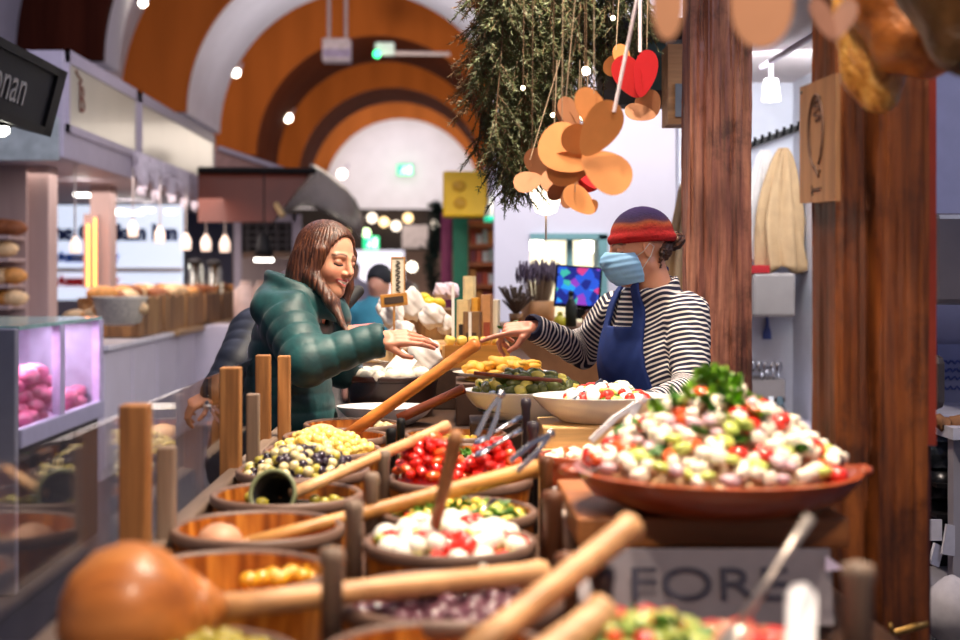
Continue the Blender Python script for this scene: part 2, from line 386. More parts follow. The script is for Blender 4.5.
# dark hanging sign
m_black = pm('black_paint', (18, 16, 18), .55, var=.1, spec=.2)
m_slate = pm('sign_slate', (66, 64, 64), .5, var=.08)
a = Vector((-1.89, 0, 2.54)); bq = Vector((-1.97, 0, 2.235)); t = thing('hanging_sign', 'black framed dark grey shop sign with pale lettering, hung at the left edge', 'sign', (-1.95, 5.7, 2.24))
d = (a-bq); nrm = Vector((d.z, 0, -d.x)).normalized()
def sq(y, q): p = bq+d*q; return Vector((p.x, y, p.z))
MB().prism([sq(4.7, 0), sq(6.5, 0), sq(6.5, 1), sq(4.7, 1)], -nrm*.12).build('sign_board', pm('sign_dark', (40, 39, 41), .6, var=.08, spec=.2), t)
MB().prism([sq(4.7, .9)+nrm*.02, sq(6.5, .9)+nrm*.02, sq(6.5, 1.02)+nrm*.02, sq(4.7, 1.02)+nrm*.02], -nrm*.15)\
    .prism([sq(4.7, -.02)+nrm*.02, sq(6.5, -.02)+nrm*.02, sq(6.5, .1)+nrm*.02, sq(4.7, .1)+nrm*.02], -nrm*.15)\
    .prism([sq(6.4, -.02)+nrm*.02, sq(6.52, -.02)+nrm*.02, sq(6.52, 1.02)+nrm*.02, sq(6.4, 1.02)+nrm*.02], -nrm*.15).build('sign_frame', m_black, t)
text('lettering', 'Noonan', .23, pm('sign_letters', (150, 146, 140), .5), t, sq(5.68, .5)+nrm*.006, (0, 1, 0), d, .006)
t = thing('spot_lamp', 'small bright spot lamp under the black hanging sign', 'lamp', P(0, 130, 6.1))
MB().lathe([(.03, .06), (.045, .05), (.05, 0), (.04, 0)], P(1, 127, 6.1), 16).build('lamp_body', m_black, t, True)
MB().ell(P(1, 130, 6.1), (.04, .04, .03), 12).build('bulb', em('spot_glow', (255, 250, 235), 14), t, True)
# pillars of the stall
m_pil = pm('pinkish_boards', (176, 150, 144), .6, var=.14, scale=4, stretch=(1, 1, .2))
for px, Y, wd, lab in ((36, 10.6, .2, 'pinkish grey timber pillar beside the bread shelves'), (100, 13, .2, 'pinkish grey timber pillar carrying the orange neon strip')):
    x = (px-CX)*Y/F; solo(MB().bb(x-wd/2, x+wd/2, Y, Y+.25, 0, 2.42, .01), 'stall_pillar', m_pil, lab, 'pillar')
t = thing('neon_strip', 'narrow orange neon strip light on the second pillar', 'lamp', P(91, 288, 12.9))
for q in (88, 95): MB().tube([P(q, 218 if q > 90 else 224, 12.9), P(q, 287, 12.9)], .013, 8).build('tube', em('neon_orange', (255, 150, 70), 5), t)
MB().bb(P(84, 0, 12.95).x, P(98, 0, 12.95).x, 12.93, 13.0, P(0, 288, 12.95).z, P(0, 214, 12.95).z).build('backing', m_pil, t)
# stall ceiling line lamps
for (px, py, Y) in ((82, 195, 12.2), (129, 213, 15.5), (118, 211, 16.5), (148, 210, 16.2), (171, 212, 16.5)):
    solo(MB().box(P(px, py, Y), (.12 if px != 129 else .3, .12, .03)), 'ceiling_downlight', em('white_glow', (255, 250, 240), 9), 'small white downlight seen under the left stall canopy', 'lamp', 'downlights under the stall canopy')
# white lit sign board
t = thing('lit_shop_sign', 'white lit shop sign with dark blue lettering behind the stall pillars', 'sign', P(113, 296, 19))
a, c = P(40, 300, 19), P(182, 205, 19)
MB().bb(a.x, c.x, 19, 19.08, a.z, c.z).build('light_panel', em('sign_white', (220, 232, 255), .85), t)
m_navy = pm('sign_navy', (24, 44, 110), .5); m_red = pm('sign_red', (214, 36, 52), .5); m_blue = pm('sign_blue', (30, 84, 190), .5)
text('lettering', 'The Chicken Inn', .29, m_navy, t, P(109, 233, 18.99), (1, 0, 0), (0, 0, 1), sx=1.0, bold=.022)
def star(mb, c, r, n=5, th=.03):
    pts = [Vector(c)+Vector((math.sin(PI*k/n)*(r if k % 2 == 0 else r*.45), 0, math.cos(PI*k/n)*(r if k % 2 == 0 else r*.45))) for k in range(2*n)]
    return mb.prism(pts, (0, -th, 0))
for nm, mt, y, dz in (('blue_banner', m_blue, 257, 0), ('red_banner', m_red, 281, 0)):
    mb = star(star(MB(), P(62, y, 18.98), .10), P(114, y, 18.98), .10)
    mb.bb(P(66, 0, 18.96).x, P(110, 0, 18.96).x, 18.95, 18.97, P(0, y+5, 18.96).z, P(0, y-3, 18.96).z).build(nm, mt, t)
text('lettering', 'CHICKEN', .10, pm('white_paint', (240, 240, 240), .5), t, P(88, 258, 18.93), (1, 0, 0), (0, 0, 1))
MB().bb(a.x, c.x, 18.95, 19.0, P(0, 272, 19).z, P(0, 268, 19).z).build('shelf_bar', m_pil, t)
# ================================================================ pendants
m_glow = em('pendant_glow', (255, 228, 200), 5); m_gl = em('pendant_shade_lit', (255, 226, 206), 1.15)
m_cord = pm('cord_pale', (190, 176, 170), .6)
pend = [(75, 245, 10.5, 'pendant lamp with glass shade hung in front of the white sign, leftmost of the row'), (133, 229, 11, 'second pendant lamp from the left above the bread counter'),
        (160, 235, 12, 'third pendant lamp from the left, with an amber cap'), (186, 242, 13.5, 'fourth pendant lamp from the left, tall and bright'),
        (206, 243, 14.2, 'second pendant lamp from the right end of the row'), (225, 244, 15, 'pendant lamp at the right end of the row')]
for i, (px, py, Y, lab) in enumerate(pend):
    c = P(px, py, Y); s = mm(5.8, Y); t = thing('pendant_lamp', lab, 'lamp', c+Vector((0, 0, s*2)), 'pendants over the bread counter')
    MB().tube([c+Vector((0, 0, s*1.6)), (c.x, c.y, 2.44)], .008, 6).build('cord', m_cord, t)
    sh_ = MB().lathe([(s*.3, s*1.7), (s*.35, s*1.3), (s*.8, s*.6), (s*.95, -.2*s), (s*.85, -1.4*s), (s*.8, -1.4*s)], c, 20).build('shade', m_gl, t, True)
    MB().lathe([(s*.32, s*1.72), (s*.36, s*1.1), (s*.3, s)], c, 14).build('cap', pm('amber_cap' if i == 2 else 'brass_cap', (214, 150, 40) if i == 2 else (150, 120, 100), .4), t, True)
    MB().ell(c-Vector((0, 0, s*.3)), (s*.62, s*.62, s*.95), 14).build('bulb', m_glow, sh_, True)
# ================================================================ bread counter
m_cw = pm('counter_white', (206, 198, 212), .4, var=.05, scale=3)
m_tan = wood('slab_wood', (84, 52, 26), (150, 104, 58), (196, 154, 96), 'Z', 9, .6, .2)
t = thing('bread_counter', 'long white panelled counter on the left carrying bread crates', 'counter', (-3, 13.5, 0))
MB().bb(-3.2, -2.62, 10, 17.4, 0, .98).build('carcass', m_cw, t)
for k in range(8):
    y0 = 10+k*.92; MB().bb(-2.63, -2.6, y0+.03, y0+.89, .08, .96, .006).build('front_panel', m_cw, t)
MB().bb(-3.25, -2.56, 10, 12.4, .98, 1.02, .005).build('white_top', pm('counter_top_white', (224, 220, 226), .3), t)
MB().bb(-3.25, -2.52, 12.4, 17.4, .98, 1.03, .005).build('wooden_top', wood('shelf_wood', (140, 104, 66), (184, 146, 100), (206, 172, 126), 'Y', 5, .5), t)
m_bread = [pm('crust_gold', (206, 140, 68), .6, var=.3, scale=20), pm('crust_brown', (140, 78, 38), .65, var=.3, scale=20), pm('crust_pale', (228, 190, 140), .6, var=.2, scale=20)]
lmesh = []
for k in range(3):
    lmesh.append(MB().ell((0, 0, 0), (.15, .10, .08), 16, jit=.04).mesh('loaf', True))
def loaf(c, k, s, lab, grp, rz=None):
    o = bpy.data.objects.new('bread_loaf', lmesh[k]); COL.objects.link(o); o.location = c; o.scale = (s, s, s); o.rotation_euler = (0, 0, random.uniform(0, 3) if rz is None else rz)
    if not lmesh[k].materials: lmesh[k].materials.append(m_bread[k])
    return tag(o, lab, 'bread', grp)
for k in range(6):
    y0 = 11.1+k*1.02
    t = thing('bread_crate', 'slatted wood crate of breads standing on the white counter', 'crate', (-2.72, y0+.45, 1.03), 'bread crates along the left counter')
    for q in range(6): MB().bb(-2.62, -2.59, y0+q*.155, y0+q*.155+.145, 1.03, 1.36+.02*math.sin(q*3+k), .006).build('slat', m_tan, t)
    MB().bb(-3.1, -2.62, y0, y0+.03, 1.03, 1.3).bb(-3.1, -2.62, y0+.89, y0+.92, 1.03, 1.3).bb(-3.1, -2.62, y0, y0+.92, 1.03, 1.06).bb(-3.1, -3.07, y0, y0+.92, 1.03, 1.36).build('crate_box', m_tan, t)
    for q in range(5): loaf((-2.86+random.uniform(-.12, .1), y0+.12+q*.17, 1.37+random.uniform(-.02, .03)), (q+k) % 3, .9, ['golden bread loaf in a crate on the left counter', 'brown bread loaf in a crate on the left counter', 'pale bread loaf in a crate on the left counter'][(q+k) % 3], 'breads in the crates %s' % ['golden', 'brown', 'pale'][(q+k) % 3])
mbk = MB().lathe([(.10, 0), (.16, .02), (.2, .2), (.22, .22), (.19, .2), (.14, .03)], P(120, 325, 10.3), 24, sy=1.2)
solo(mbk, 'bread_basket', pm('pale_wicker', (214, 204, 190), .7, var=.3, scale=50), 'pale wicker basket of rolls at the near end of the left counter', 'basket', smooth=True)
for i, (px, py, k) in enumerate(((112, 318, 0), (120, 312, 0), (129, 318, 2), (108, 308, 0), (118, 303, 1), (128, 304, 1), (137, 308, 2), (100, 312, 0), (92, 316, 2), (84, 318, 0), (76, 317, 2))):
    loaf(P(px, py, 10.3), k, .72, ['golden roll heaped over the pale wicker basket', 'dark brown round loaf heaped above the wicker basket', 'pale roll beside the wicker basket'][k], 'rolls round the wicker basket %s' % ['golden', 'brown', 'pale'][k])
# bread shelves at the far left
t = thing('bread_rack', 'wooden bread rack with four shelves at the left edge', 'shelf', (-3.55, 10.3, 1.0))
for y in (236, 258, 284, 305): MB().bb(-3.8, P(17, 0, 10.3).x, 10.1, 10.5, P(0, y, 10.3).z-.03, P(0, y, 10.3).z).build('shelf', m_pil, t)
MB().bb(-3.85, P(18, 0, 10.3).x, 10.5, 10.54, 1.0, 2.42).build('back_panel', m_pil, t)
for (px, py, k) in ((3, 228, 1), (12, 229, 1), (3, 250, 2), (12, 277, 0), (3, 277, 2), (4, 299, 0), (13, 299, 2)):
    loaf(P(px, py-1, 10.25), k, .8, ['golden loaf on the bread rack at the left edge', 'dark brown loaf on the top shelf of the bread rack', 'pale loaf on the bread rack at the left edge'][k], 'loaves on the rack %s' % ['golden', 'brown', 'pale'][k], 0)
# jars and a mascot-free toy shape on the counter back
m_jar = glassmat('jar_glass', (.93, .95, .92), 1.5)
for i, (px, py) in enumerate(((195, 298), (214, 299))):
    t = thing('glass_jar', ['tall glass jar of biscuits, left of the pair on the bread counter', 'tall glass jar of biscuits, right of the pair on the bread counter'][i], 'jar', P(px, py, 15.5))
    c = P(px, py, 15.5); MB().lathe([(.10, 0), (.105, .02), (.105, .34), (.08, .38), (.08, .40)], c, 20).build('jar_body', m_jar, t, True)
    MB().lathe([(.085, .40), (.09, .44), (.02, .46)], c, 20).build('lid', m_slate, t, True)
    MB().lathe([(.09, .02), (.095, .15), (.05, .19)], c, 16, fn=lambda a, z: 1+.06*math.sin(a*5+z*40)).build('biscuits', m_bread[0], t, True)
# ================================================================ meat case
m_case = pm('case_grey', (150, 146, 156), .35, var=.05); m_rail = pm('case_rail', (186, 180, 204), .3, var=.04)
t = thing('meat_display_case', 'glass fronted butcher display case lit lilac at the left', 'display case', (-2.5, 7.2, 0))
MB().bb(-3.0, -2.12, 6.55, 8.02, 0, .72).build('base_cabinet', pm('case_base', (34, 30, 36), .25, var=.1, coat=.4), t)
MB().bb(-2.13, -2.085, 6.5, 8.05, .70, .80, .012).build('front_rail', m_rail, t)
MB().bb(-3.3, -2.10, 6.44, 6.5, 0, 1.29, .008).build('end_panel', m_case, t)
MB().bb(-3.0, -2.13, 6.5, 8.05, .72, .76).build('meat_shelf', pm('case_shelf', (196, 176, 206), .3), t)
MB().bb(-3.0, -2.1, 6.5, 8.05, 1.28, 1.30).build('top_glass', pm('top_glass_green', (150, 190, 180), .15), t)
for y in (7.15, 7.95): MB().bb(-2.135, -2.09, y, y+.09, .80, 1.28).build('front_post', pm('post_lilac', (206, 190, 222), .3), t)
MB().bb(-2.115, -2.107, 6.5, 8.05, .80, 1.28).build('front_glass', glassmat('case_glass', (.96, .97, .98), 1.35), t)
MB().bb(-3.0, -2.14, 8.02, 8.05, .76, 1.28).build('far_panel', pm('case_back', (170, 176, 190), .4), t)
m_meat = pm('pink_meat', (226, 120, 150), .35, var=.35, scale=18, coat=.3)
mmesh = [MB().ell((0, 0, 0), (.09, .06, .045), 14, jit=.06).mesh('meat', True) for _ in range(3)]
for x in mmesh: x.materials.append(m_meat)
for i in range(46):
    if i < 30: y = random.uniform(6.95, 7.3); z = .80+.055*int(i/6); x = -2.2-random.uniform(0, .12)
    else: y = random.uniform(7.6, 7.95); z = .80+.05*int((i-30)/9); x = -2.2-random.uniform(0, .12)
    o = bpy.data.objects.new('meat_piece', mmesh[i % 3]); COL.objects.link(o); o.location = (x, y, z); o.rotation_euler = (random.uniform(-.4, .4), random.uniform(-.4, .4), random.uniform(0, 3))
    tag(o, 'pink piece of meat piled in the lilac display case' if i < 30 else 'pink piece of meat in the low heap behind the case post', 'meat', 'tall heap of meat' if i < 30 else 'low heap of meat')
# ================================================================ middle distance
# curved glossy hood of the next stall
m_hood = pm('hood_brown', (104, 44, 24), .4, var=.2, scale=1.5, coat=.15); m_hood2 = pm('hood_grey', (92, 74, 70), .22, var=.15, scale=2, coat=.5)
t = thing('stall_hood', 'big glossy brown curved hood over the stall behind the woman', 'canopy', P(280, 225, 15))
MB().prism([P(198, 170, 14.2), P(312, 172, 14.2), P(272, 222, 14), P(198, 222, 14)], (0, .12, 0)).build('front_panel', m_hood, t)
mb = MB(); A = [P(312, 172, 14.2).lerp(P(272, 224, 14), k/6) for k in range(7)]
B = [P(x, y, Y) for x, y, Y in ((314, 172, 15), (332, 178, 16), (346, 188, 17), (356, 200, 18), (362, 214, 18.5), (364, 228, 18.5), (362, 240, 18.5))]
rows = []
for k in range(7):
    r = []
    for j in range(9):
        u = j/8; p = A[k].lerp(B[k], u); p += Vector((0, -1.2, .25))*math.sin(PI*u)*(.3+.7*k/6); r.append(mb.bm.verts.new(p))
    rows.append(r)
for k in range(6):
    for j in range(8): mb.bm.faces.new((rows[k][j], rows[k][j+1], rows[k+1][j+1], rows[k+1][j]))
bmesh.ops.solidify(mb.bm, geom=mb.bm.faces[:], thickness=.05)
mb.build('curved_shell', m_hood2, t, True)
MB().tube([P(198, 170, 14.15), P(316, 171, 14.15)], .035, 8).build('top_rail', m_black, t)
MB().tube([P(283, 216, 13.9), P(276, 204, 14)], .03, 8).build('bracket', pm('bracket_pale', (200, 170, 120), .4), t)
t = thing('hood_trim', 'pale sloping cover board lying above the brown stall hood', 'board', P(250, 165, 14.6))
MB().prism([P(215, 150, 14.6), P(245, 160, 14.6), P(287, 169, 14.6), P(282, 172, 14.6), P(215, 171, 14.6)], (0, .3, 0)).build('cover', pm('cover_pinkish', (170, 130, 120), .5), t)
MB().tube([P(218, 148, 14.55), P(284, 170, 14.55)], .03, 8).build('cover_edge', m_fas, t)
# framed dark lattice above the stall back
t = thing('lattice_panel', 'dark lattice panel in a white frame behind the woman', 'panel', P(268, 252, 16.5))
a, c = P(238, 252, 16.5), P(297, 218, 16.5)
MB().bb(a.x, c.x, 16.5, 16.55, a.z, c.z).build('dark_panel', m_black, t)
MB().bb(a.x, c.x, 16.42, 16.5, c.z-.05, c.z+.04).bb(a.x-.04, a.x+.05, 16.42, 16.5, 0, c.z+.04).bb(c.x-.05, c.x+.06, 16.42, 16.5, 0, c.z+.04).build('white_frame', m_fas, t)
mb = MB()
for q in range(1, 6): mb.bb(a.x+(c.x-a.x)*q/6-.01, a.x+(c.x-a.x)*q/6+.01, 16.46, 16.5, a.z, c.z)
for q in range(1, 5): mb.bb(a.x, c.x, 16.46, 16.5, a.z+(c.z-a.z)*q/5-.01, a.z+(c.z-a.z)*q/5+.01)
mb.build('lattice', pm('lattice_grey', (70, 64, 70), .5), t)
t = thing('pendant_lamp', 'black pendant lamp with a white lit underside behind the woman', 'lamp', P(264, 260, 13))
MB().lathe([(.02, .25), (.05, .22), (.07, .1), (.10, .02), (.09, .02)], P(264, 258, 13), 20).build('shade', m_black, t, True)
MB().box(P(264, 260, 13), (.17, .12, .03)).build('light_strip', em('white_glow', (255, 250, 240), 9), t)
MB().tube([P(264, 233, 13), (P(264, 0, 13).x, 13, 2.6)], .008, 6).build('cord', m_black, t)
solo(MB().bb(P(238, 0, 17).x, P(300, 0, 17).x, 17, 17.5, 0, P(0, 258, 17).z, .02), 'stall_back_unit', pm('pale_unit', (170, 152, 150), .5, var=.2, scale=3, stretch=(3, 1, .3)), 'pale pinkish stall back unit below the dark lattice', 'cabinet')
for i, px in enumerate((246, 262, 281)):
    c = P(px, 262, 14); solo(MB().lathe([(.11, 0), (.13, .02), (.13, .36), (.06, .42), (.06, .46)], (c.x, 14, 1.03), 18), 'storage_jar', pm('jar_pinkish%d' % i, ((206, 176, 164), (160, 132, 120), (196, 186, 182))[i], .35, var=.2), ['pinkish storage jar left of three behind the woman', 'brownish storage jar in the middle of three behind the woman', 'greyish storage jar right of three behind the woman'][i], 'jar', smooth=True)
solo(MB().bb(-2.9, -1.55, 13.7, 14.4, 0, 1.03, .01), 'middle_stall_counter', m_cw, 'white stall counter behind the woman carrying storage jars', 'counter')
# far stalls and mezzanine
m_dark = pm('far_dark', (40, 30, 32), .7, var=.5, scale=1.2)
t = thing('mezzanine', 'dark far mezzanine front under the white end wall', 'mezzanine', (-1.5, 30, 0))
MB().bb(-4.9, .9, 30, 30.4, P(0, 250, 30).z, P(0, 209, 30).z).build('parapet', m_dark, t)
MB().bb(-4.9, P(352, 0, 30).x, 30.05, 30.3, 0, P(0, 250, 30).z).bb(P(404, 0, 30).x, .9, 30.05, 30.3, 0, P(0, 250, 30).z).build('lower_wall', pm('far_wall_brown', (120, 96, 88), .7, var=.4, scale=1), t)
for i, (px, py) in enumerate(((384, 222), (396, 226), (408, 218), (372, 218), (352, 226), (436, 224))):
    solo(MB().ell(P(px, py, 29.9), .11, 10), 'far_light', em('far_glow%d' % (i % 2), ((255, 220, 160), (255, 240, 220))[i % 2], 3), 'tiny warm light on the dark far mezzanine', 'lamp', 'lights on the mezzanine')
solo(MB().bb(P(352, 0, 31).x, P(404, 0, 31).x, 31, 31.1, 0, P(0, 250, 31).z), 'lit_shopfront', em('shopfront_glow', (246, 240, 255), 1.3), 'bright lit shopfront in the far distance below the green exit sign', 'shopfront')
def exit_sign(c, w_, h_, lab, Y):
    t = thing('exit_sign', lab, 'sign', c)
    gp_ = MB().box(c, (w_, .06, h_), bev=.01).build('green_panel', em('exit_green', (20, 196, 130), 1.6), t)
    mb = MB().ell(c+Vector((-w_*.05, -.04, h_*.25)), (w_*.06, .01, w_*.06), 8)
    mb.tube([c+Vector((-w_*.05, -.04, h_*.15)), c+Vector((-w_*.1, -.04, -h_*.1)), c+Vector((-w_*.2, -.04, -h_*.35))], w_*.05, 6)
    mb.tube([c+Vector((-w_*.1, -.04, -h_*.1)), c+Vector((w_*.06, -.04, -h_*.15)), c+Vector((w_*.06, -.04, -h_*.36))], w_*.045, 6)
    mb.bb(c.x+w_*.18, c.x+w_*.38, Y-.045, Y-.035, c.z-h_*.35, c.z+h_*.35)
    mb.build('running_figure', em('exit_white', (235, 255, 245), 2.2), gp_)
exit_sign(P(371, 243, 22), .26, .22, 'green exit sign hung right of the woman\'s head', 22)
exit_sign(P(405, 170, 42.5), .5, .34, 'small green exit sign high on the white end wall', 42.5)
solo(MB().ell(P(366, 233, 21.9), .075, 12), 'globe_lamp', em('green_white_glow', (215, 255, 190), 3), 'small greenish round lamp just above the hung exit sign', 'lamp')
solo(MB().ell(P(412, 267, 20), .075, 12), 'globe_lamp', em('warm_white_glow', (255, 246, 225), 5), 'bright white round lamp right of the black hat far behind', 'lamp')
# things hung in the vault
t = thing('hanging_speaker', 'pale box fitting hung on two rods from the vault', 'fitting', P(337, 62, 20))
MB().box(P(337, 51, 20), (.42, .3, .34), bev=.02).build('housing', pm('fitting_white', (206, 196, 214), .5), t)
MB().box(P(337, 53, 19.83), (.40, .03, .12)).build('lilac_band', pm('fitting_lilac', (160, 148, 196), .4), t)
for px in (329, 346): MB().tube([P(px, 40, 20), P(px, -20, 20)], .028, 8).build('rod', m_fas, t)
t = thing('emergency_light', 'pale bulkhead light with a green glowing tip on an arm across the vault', 'lamp', P(385, 56, 26))
MB().box(P(385, 49, 26), (.38, .2, .24), bev=.03).build('housing', pm('bulkhead_blue_white', (190, 216, 226), .4), t)
MB().ell(P(377, 54, 25.85), .07, 10).build('green_tip', em('green_tip', (60, 255, 150), 5), t)
MB().tube([P(392, 53, 26), P(450, 54, 26)], .04, 8).build('arm', m_fas, t)
for (px, py, Y, lab) in ((143, 3, 16.5, 'bright vault spot lamp at the top left'), (236, 73, 24, 'bright vault spot lamp on the orange arch left of centre'), (288, 118, 31, 'small bright vault spot lamp on the inner orange arch'), (342, 174, 41.5, 'glowing lamp at the lower left of the white end wall')):
    t = thing('vault_spot_lamp', lab, 'lamp', P(px, py, Y)); s = mm(4.2, Y)
    MB().ell(P(px, py, Y), s, 12).build('bulb', em('vault_bulb', (255, 246, 226), 12), t, True)
    MB().tube([P(px+3, py-3, Y+.05), P(px+6, py-9, Y+.2)], s*.4, 8).build('bracket', m_fas, t)
# board, green garland, posts and yellow sign
solo(MB().bb(P(402, 0, 20).x, P(428, 0, 20).x, 20, 20.05, P(0, 248, 20).z, P(0, 225, 20).z), 'white_board', pm('board_grey', (196, 186, 190), .5), 'pale square board hung in the far aisle right of the exit sign', 'board')
mb = MB()
for i in range(700):
    u = random.random(); c = P(434+4*math.sin(u*7)+random.gauss(0, 3), 205+u*88, 16); d = Vector((random.gauss(0, 1), random.gauss(0, 1), random.gauss(0, 1))).normalized()*.07
    mb.prism([c, c+d, c+d+Vector((.02, 0, .02))], (.006, .006, 0))
solo(mb, 'green_garland', pm('dark_fir', (30, 52, 36), .7, var=.4), 'dark green garland hanging down beside the magenta post', 'garland', kind='stuff')
for px0, px1, Y, col, lab in ((441, 452, 13, (140, 40, 84), 'magenta painted post left of the green post'), (453, 468, 12.8, (22, 120, 84), 'green painted post below the yellow cube sign')):
    solo(MB().bb(P(px0, 0, Y).x, P(px1, 0, Y).x, Y, Y+.12, 0, P(0, 212, Y).z, .01), 'painted_post', pm('post_%d' % col[0], col, .5), lab, 'post')
t = thing('cube_sign', 'yellow cheese block sign with round hole marks above the green post', 'sign', P(466, 218, 12))
MB().box(P(465, 195, 12.2), (mm(44, 12.2), .34, mm(45, 12.2)), bev=.02).build('yellow_block', pm('cheese_yellow', (240, 190, 20), .45, var=.06), t)
for (px, py, rx, ry) in ((459, 186, 7, 5.5), (460, 203, 6.5, 6)): MB().ell(P(px, py, 12.02), (mm(rx, 12), .015, mm(ry, 12)), 16).build('hole_mark', pm('cheese_hole', (206, 152, 14), .5), t, True)  # darker yellow discs mark the cheese holes
MB().bb(P(485, 0, 12.1).x, P(494, 0, 12.1).x, 12.05, 12.4, P(0, 220, 12.1).z, P(0, 168, 12.1).z).build('side_bracket', m_fas, t)
t = thing('green_shade_lamp', 'lamp with a pale shade and green rim beside the yellow cube sign', 'lamp', P(494, 224, 11))
MB().lathe([(.02, mm(28, 11)), (mm(4, 11), mm(26, 11)), (mm(9, 11), mm(5, 11)), (mm(8, 11), mm(5, 11))], P(493, 222, 11), 20).build('shade', pm('shade_pale', (240, 240, 224), .5), t, True)
MB().lathe([(mm(9, 11), 0), (mm(9.5, 11), mm(5, 11)), (mm(8.5, 11), mm(5.5, 11))], P(493, 222, 11), 20, ring=True).build('green_rim', em('rim_green', (40, 200, 150), .8), t, True)
m_osh = wood('orange_shelf', (150, 74, 30), (206, 112, 50), (226, 140, 70), 'X', 4, .5)
t = thing('wooden_shelf_stall', 'orange wooden shelves of goods right of the green post', 'shelf', P(483, 330, 13))
for y in (224, 244, 262, 284, 305): MB().bb(P(469, 0, 13).x, P(498, 0, 13).x, 12.9, 13.3, P(0, y, 13).z-.04, P(0, y, 13).z).build('shelf', m_osh, t)
MB().bb(P(469, 0, 13).x, P(498, 0, 13).x, 13.3, 13.34, 0, P(0, 219, 13).z).build('back_panel', m_osh, t)
gc = ((206, 84, 50), (240, 236, 226), (196, 206, 190), (230, 150, 60), (150, 60, 70))
gl = ('red packet on the orange shelves', 'white packet on the orange shelves', 'pale green packet on the orange shelves', 'amber packet on the orange shelves', 'dark red packet on the orange shelves')
k = 0
for y in (244, 262, 284, 305):
    for px in (473, 479, 485, 491):
        c = P(px, y, 12.98); h = random.uniform(.09, .14)
        solo(MB().bb(c.x-.025, c.x+.025, 12.93, 13.03, c.z, c.z+h, .004), 'packet', pm('packet_%d' % (k % 5), gc[k % 5], .5), gl[k % 5], 'packet', gl[k % 5].replace('packet', 'packets')); k += 1
# ================================================================ right-hand side behind the worker
t = thing('back_counter', 'wooden back counter behind the worker carrying a screen and dried flowers', 'counter', (.7, 6.7, 0))
MB().bb(.28, 1.05, 6.4, 7.1, 0, 1.27, .01).build('cabinet', pm('back_counter_wood', (150, 100, 62), .5, var=.2), t)
MB().bb(.26, 1.07, 6.38, 7.12, 1.27, 1.30, .005).build('counter_top', m_tan, t)
t = thing('screen', 'till screen showing a bright blue mosaic picture', 'screen', P(578, 308, 6.5))
c = P(578, 287, 6.5); rot = Euler((0, math.radians(4), math.radians(-8))).to_matrix()
bz_ = MB().box(c, (.225, .03, .205), rot, .006).build('bezel', m_black, t)
m, nt, b = _nt('screen_picture'); n = nt.nodes.new('ShaderNodeTexVoronoi'); n.inputs['Scale'].default_value = 26
tc = nt.nodes.new('ShaderNodeTexCoord'); nt.links.new(tc.outputs['Object'], n.inputs['Vector'])
sep = nt.nodes.new('ShaderNodeSeparateColor'); nt.links.new(n.outputs['Color'], sep.inputs[0])
cc = ramp(nt, sep.outputs[0], [(0, (.01, .02, .25)), (.35, (.02, .1, .7)), (.6, (.02, .35, .9)), (.72, (.3, .05, .55)), (.82, (.7, .05, .25)), (.9, (.05, .5, .4)), (.97, (.6, .6, .9))], 'CONSTANT')
nt.links.new(cc, b.inputs['Emission Color']); b.inputs['Emission Strength'].default_value = 1.1; b.inputs['Base Color'].default_value = (.01, .01, .02, 1)
MB().box(c+rot @ Vector((0, -.017, .004)), (.205, .004, .18), rot).build('display', m, bz_)
MB().box(c+Vector((.02, .03, -.13)), (.08, .08, .05)).build('stand', m_black, t)
m_lavd = pm('dried_lavender', (98, 84, 100), .8, var=.3); m_stem = pm('dried_stem', (146, 122, 96), .8)
t = thing('dried_flower_bunch', 'bunch of dried purple grey flowers in a wooden pot beside the screen', 'flowers', P(538, 330, 6.7))
c = P(538, 326, 6.7); MB().lathe([(.075, 0), (.08, .01), (.085, .12), (.07, .12), (.06, .02)], (c.x, 6.7, 1.30), 20, fn=lambda a, z: 1+.02*math.cos(a*14)).build('pot', pm('pot_wood', (196, 140, 86), .6), t, True)
mb = MB(); mb2 = MB()
for i in range(90):
    a = random.uniform(0, 6.28); r = random.random()**.5; b0 = Vector((c.x+.05*r*math.cos(a), 6.7+.05*r*math.sin(a), 1.40)); tp = Vector((c.x+.11*r*math.cos(a), 6.7+.11*r*math.sin(a), 1.55+random.uniform(0, .06)))
    mb.tube([b0, tp], .002, 4, False); mb2.tube([tp-Vector((0, 0, .05)), tp-Vector((0, 0, .02)), tp+Vector((0, 0, .02))], [.004, .009, .003], 5)
mb.build('stems', m_stem, t)['kind'] = 'stuff'; mb2.build('flower_heads', m_lavd, t)['kind'] = 'stuff'
t = thing('dried_plant', 'small brown dried plant at the left end of the back counter', 'plant', P(516, 325, 6.6)); c = P(516, 322, 6.6)
MB().lathe([(.03, 0), (.035, .06), (.025, .06)], (c.x, 6.6, 1.30), 16).build('pot', m_tan, t, True); mb = MB()
for i in range(60):
    d = Vector((random.gauss(0, .03), random.gauss(0, .03), random.uniform(.05, .14))); mb.tube([(c.x, 6.6, 1.35), Vector((c.x, 6.6, 1.36))+d], [.004, .006], 5)
mb.build('foliage', pm('dry_brown', (92, 74, 60), .8), t)['kind'] = 'stuff'
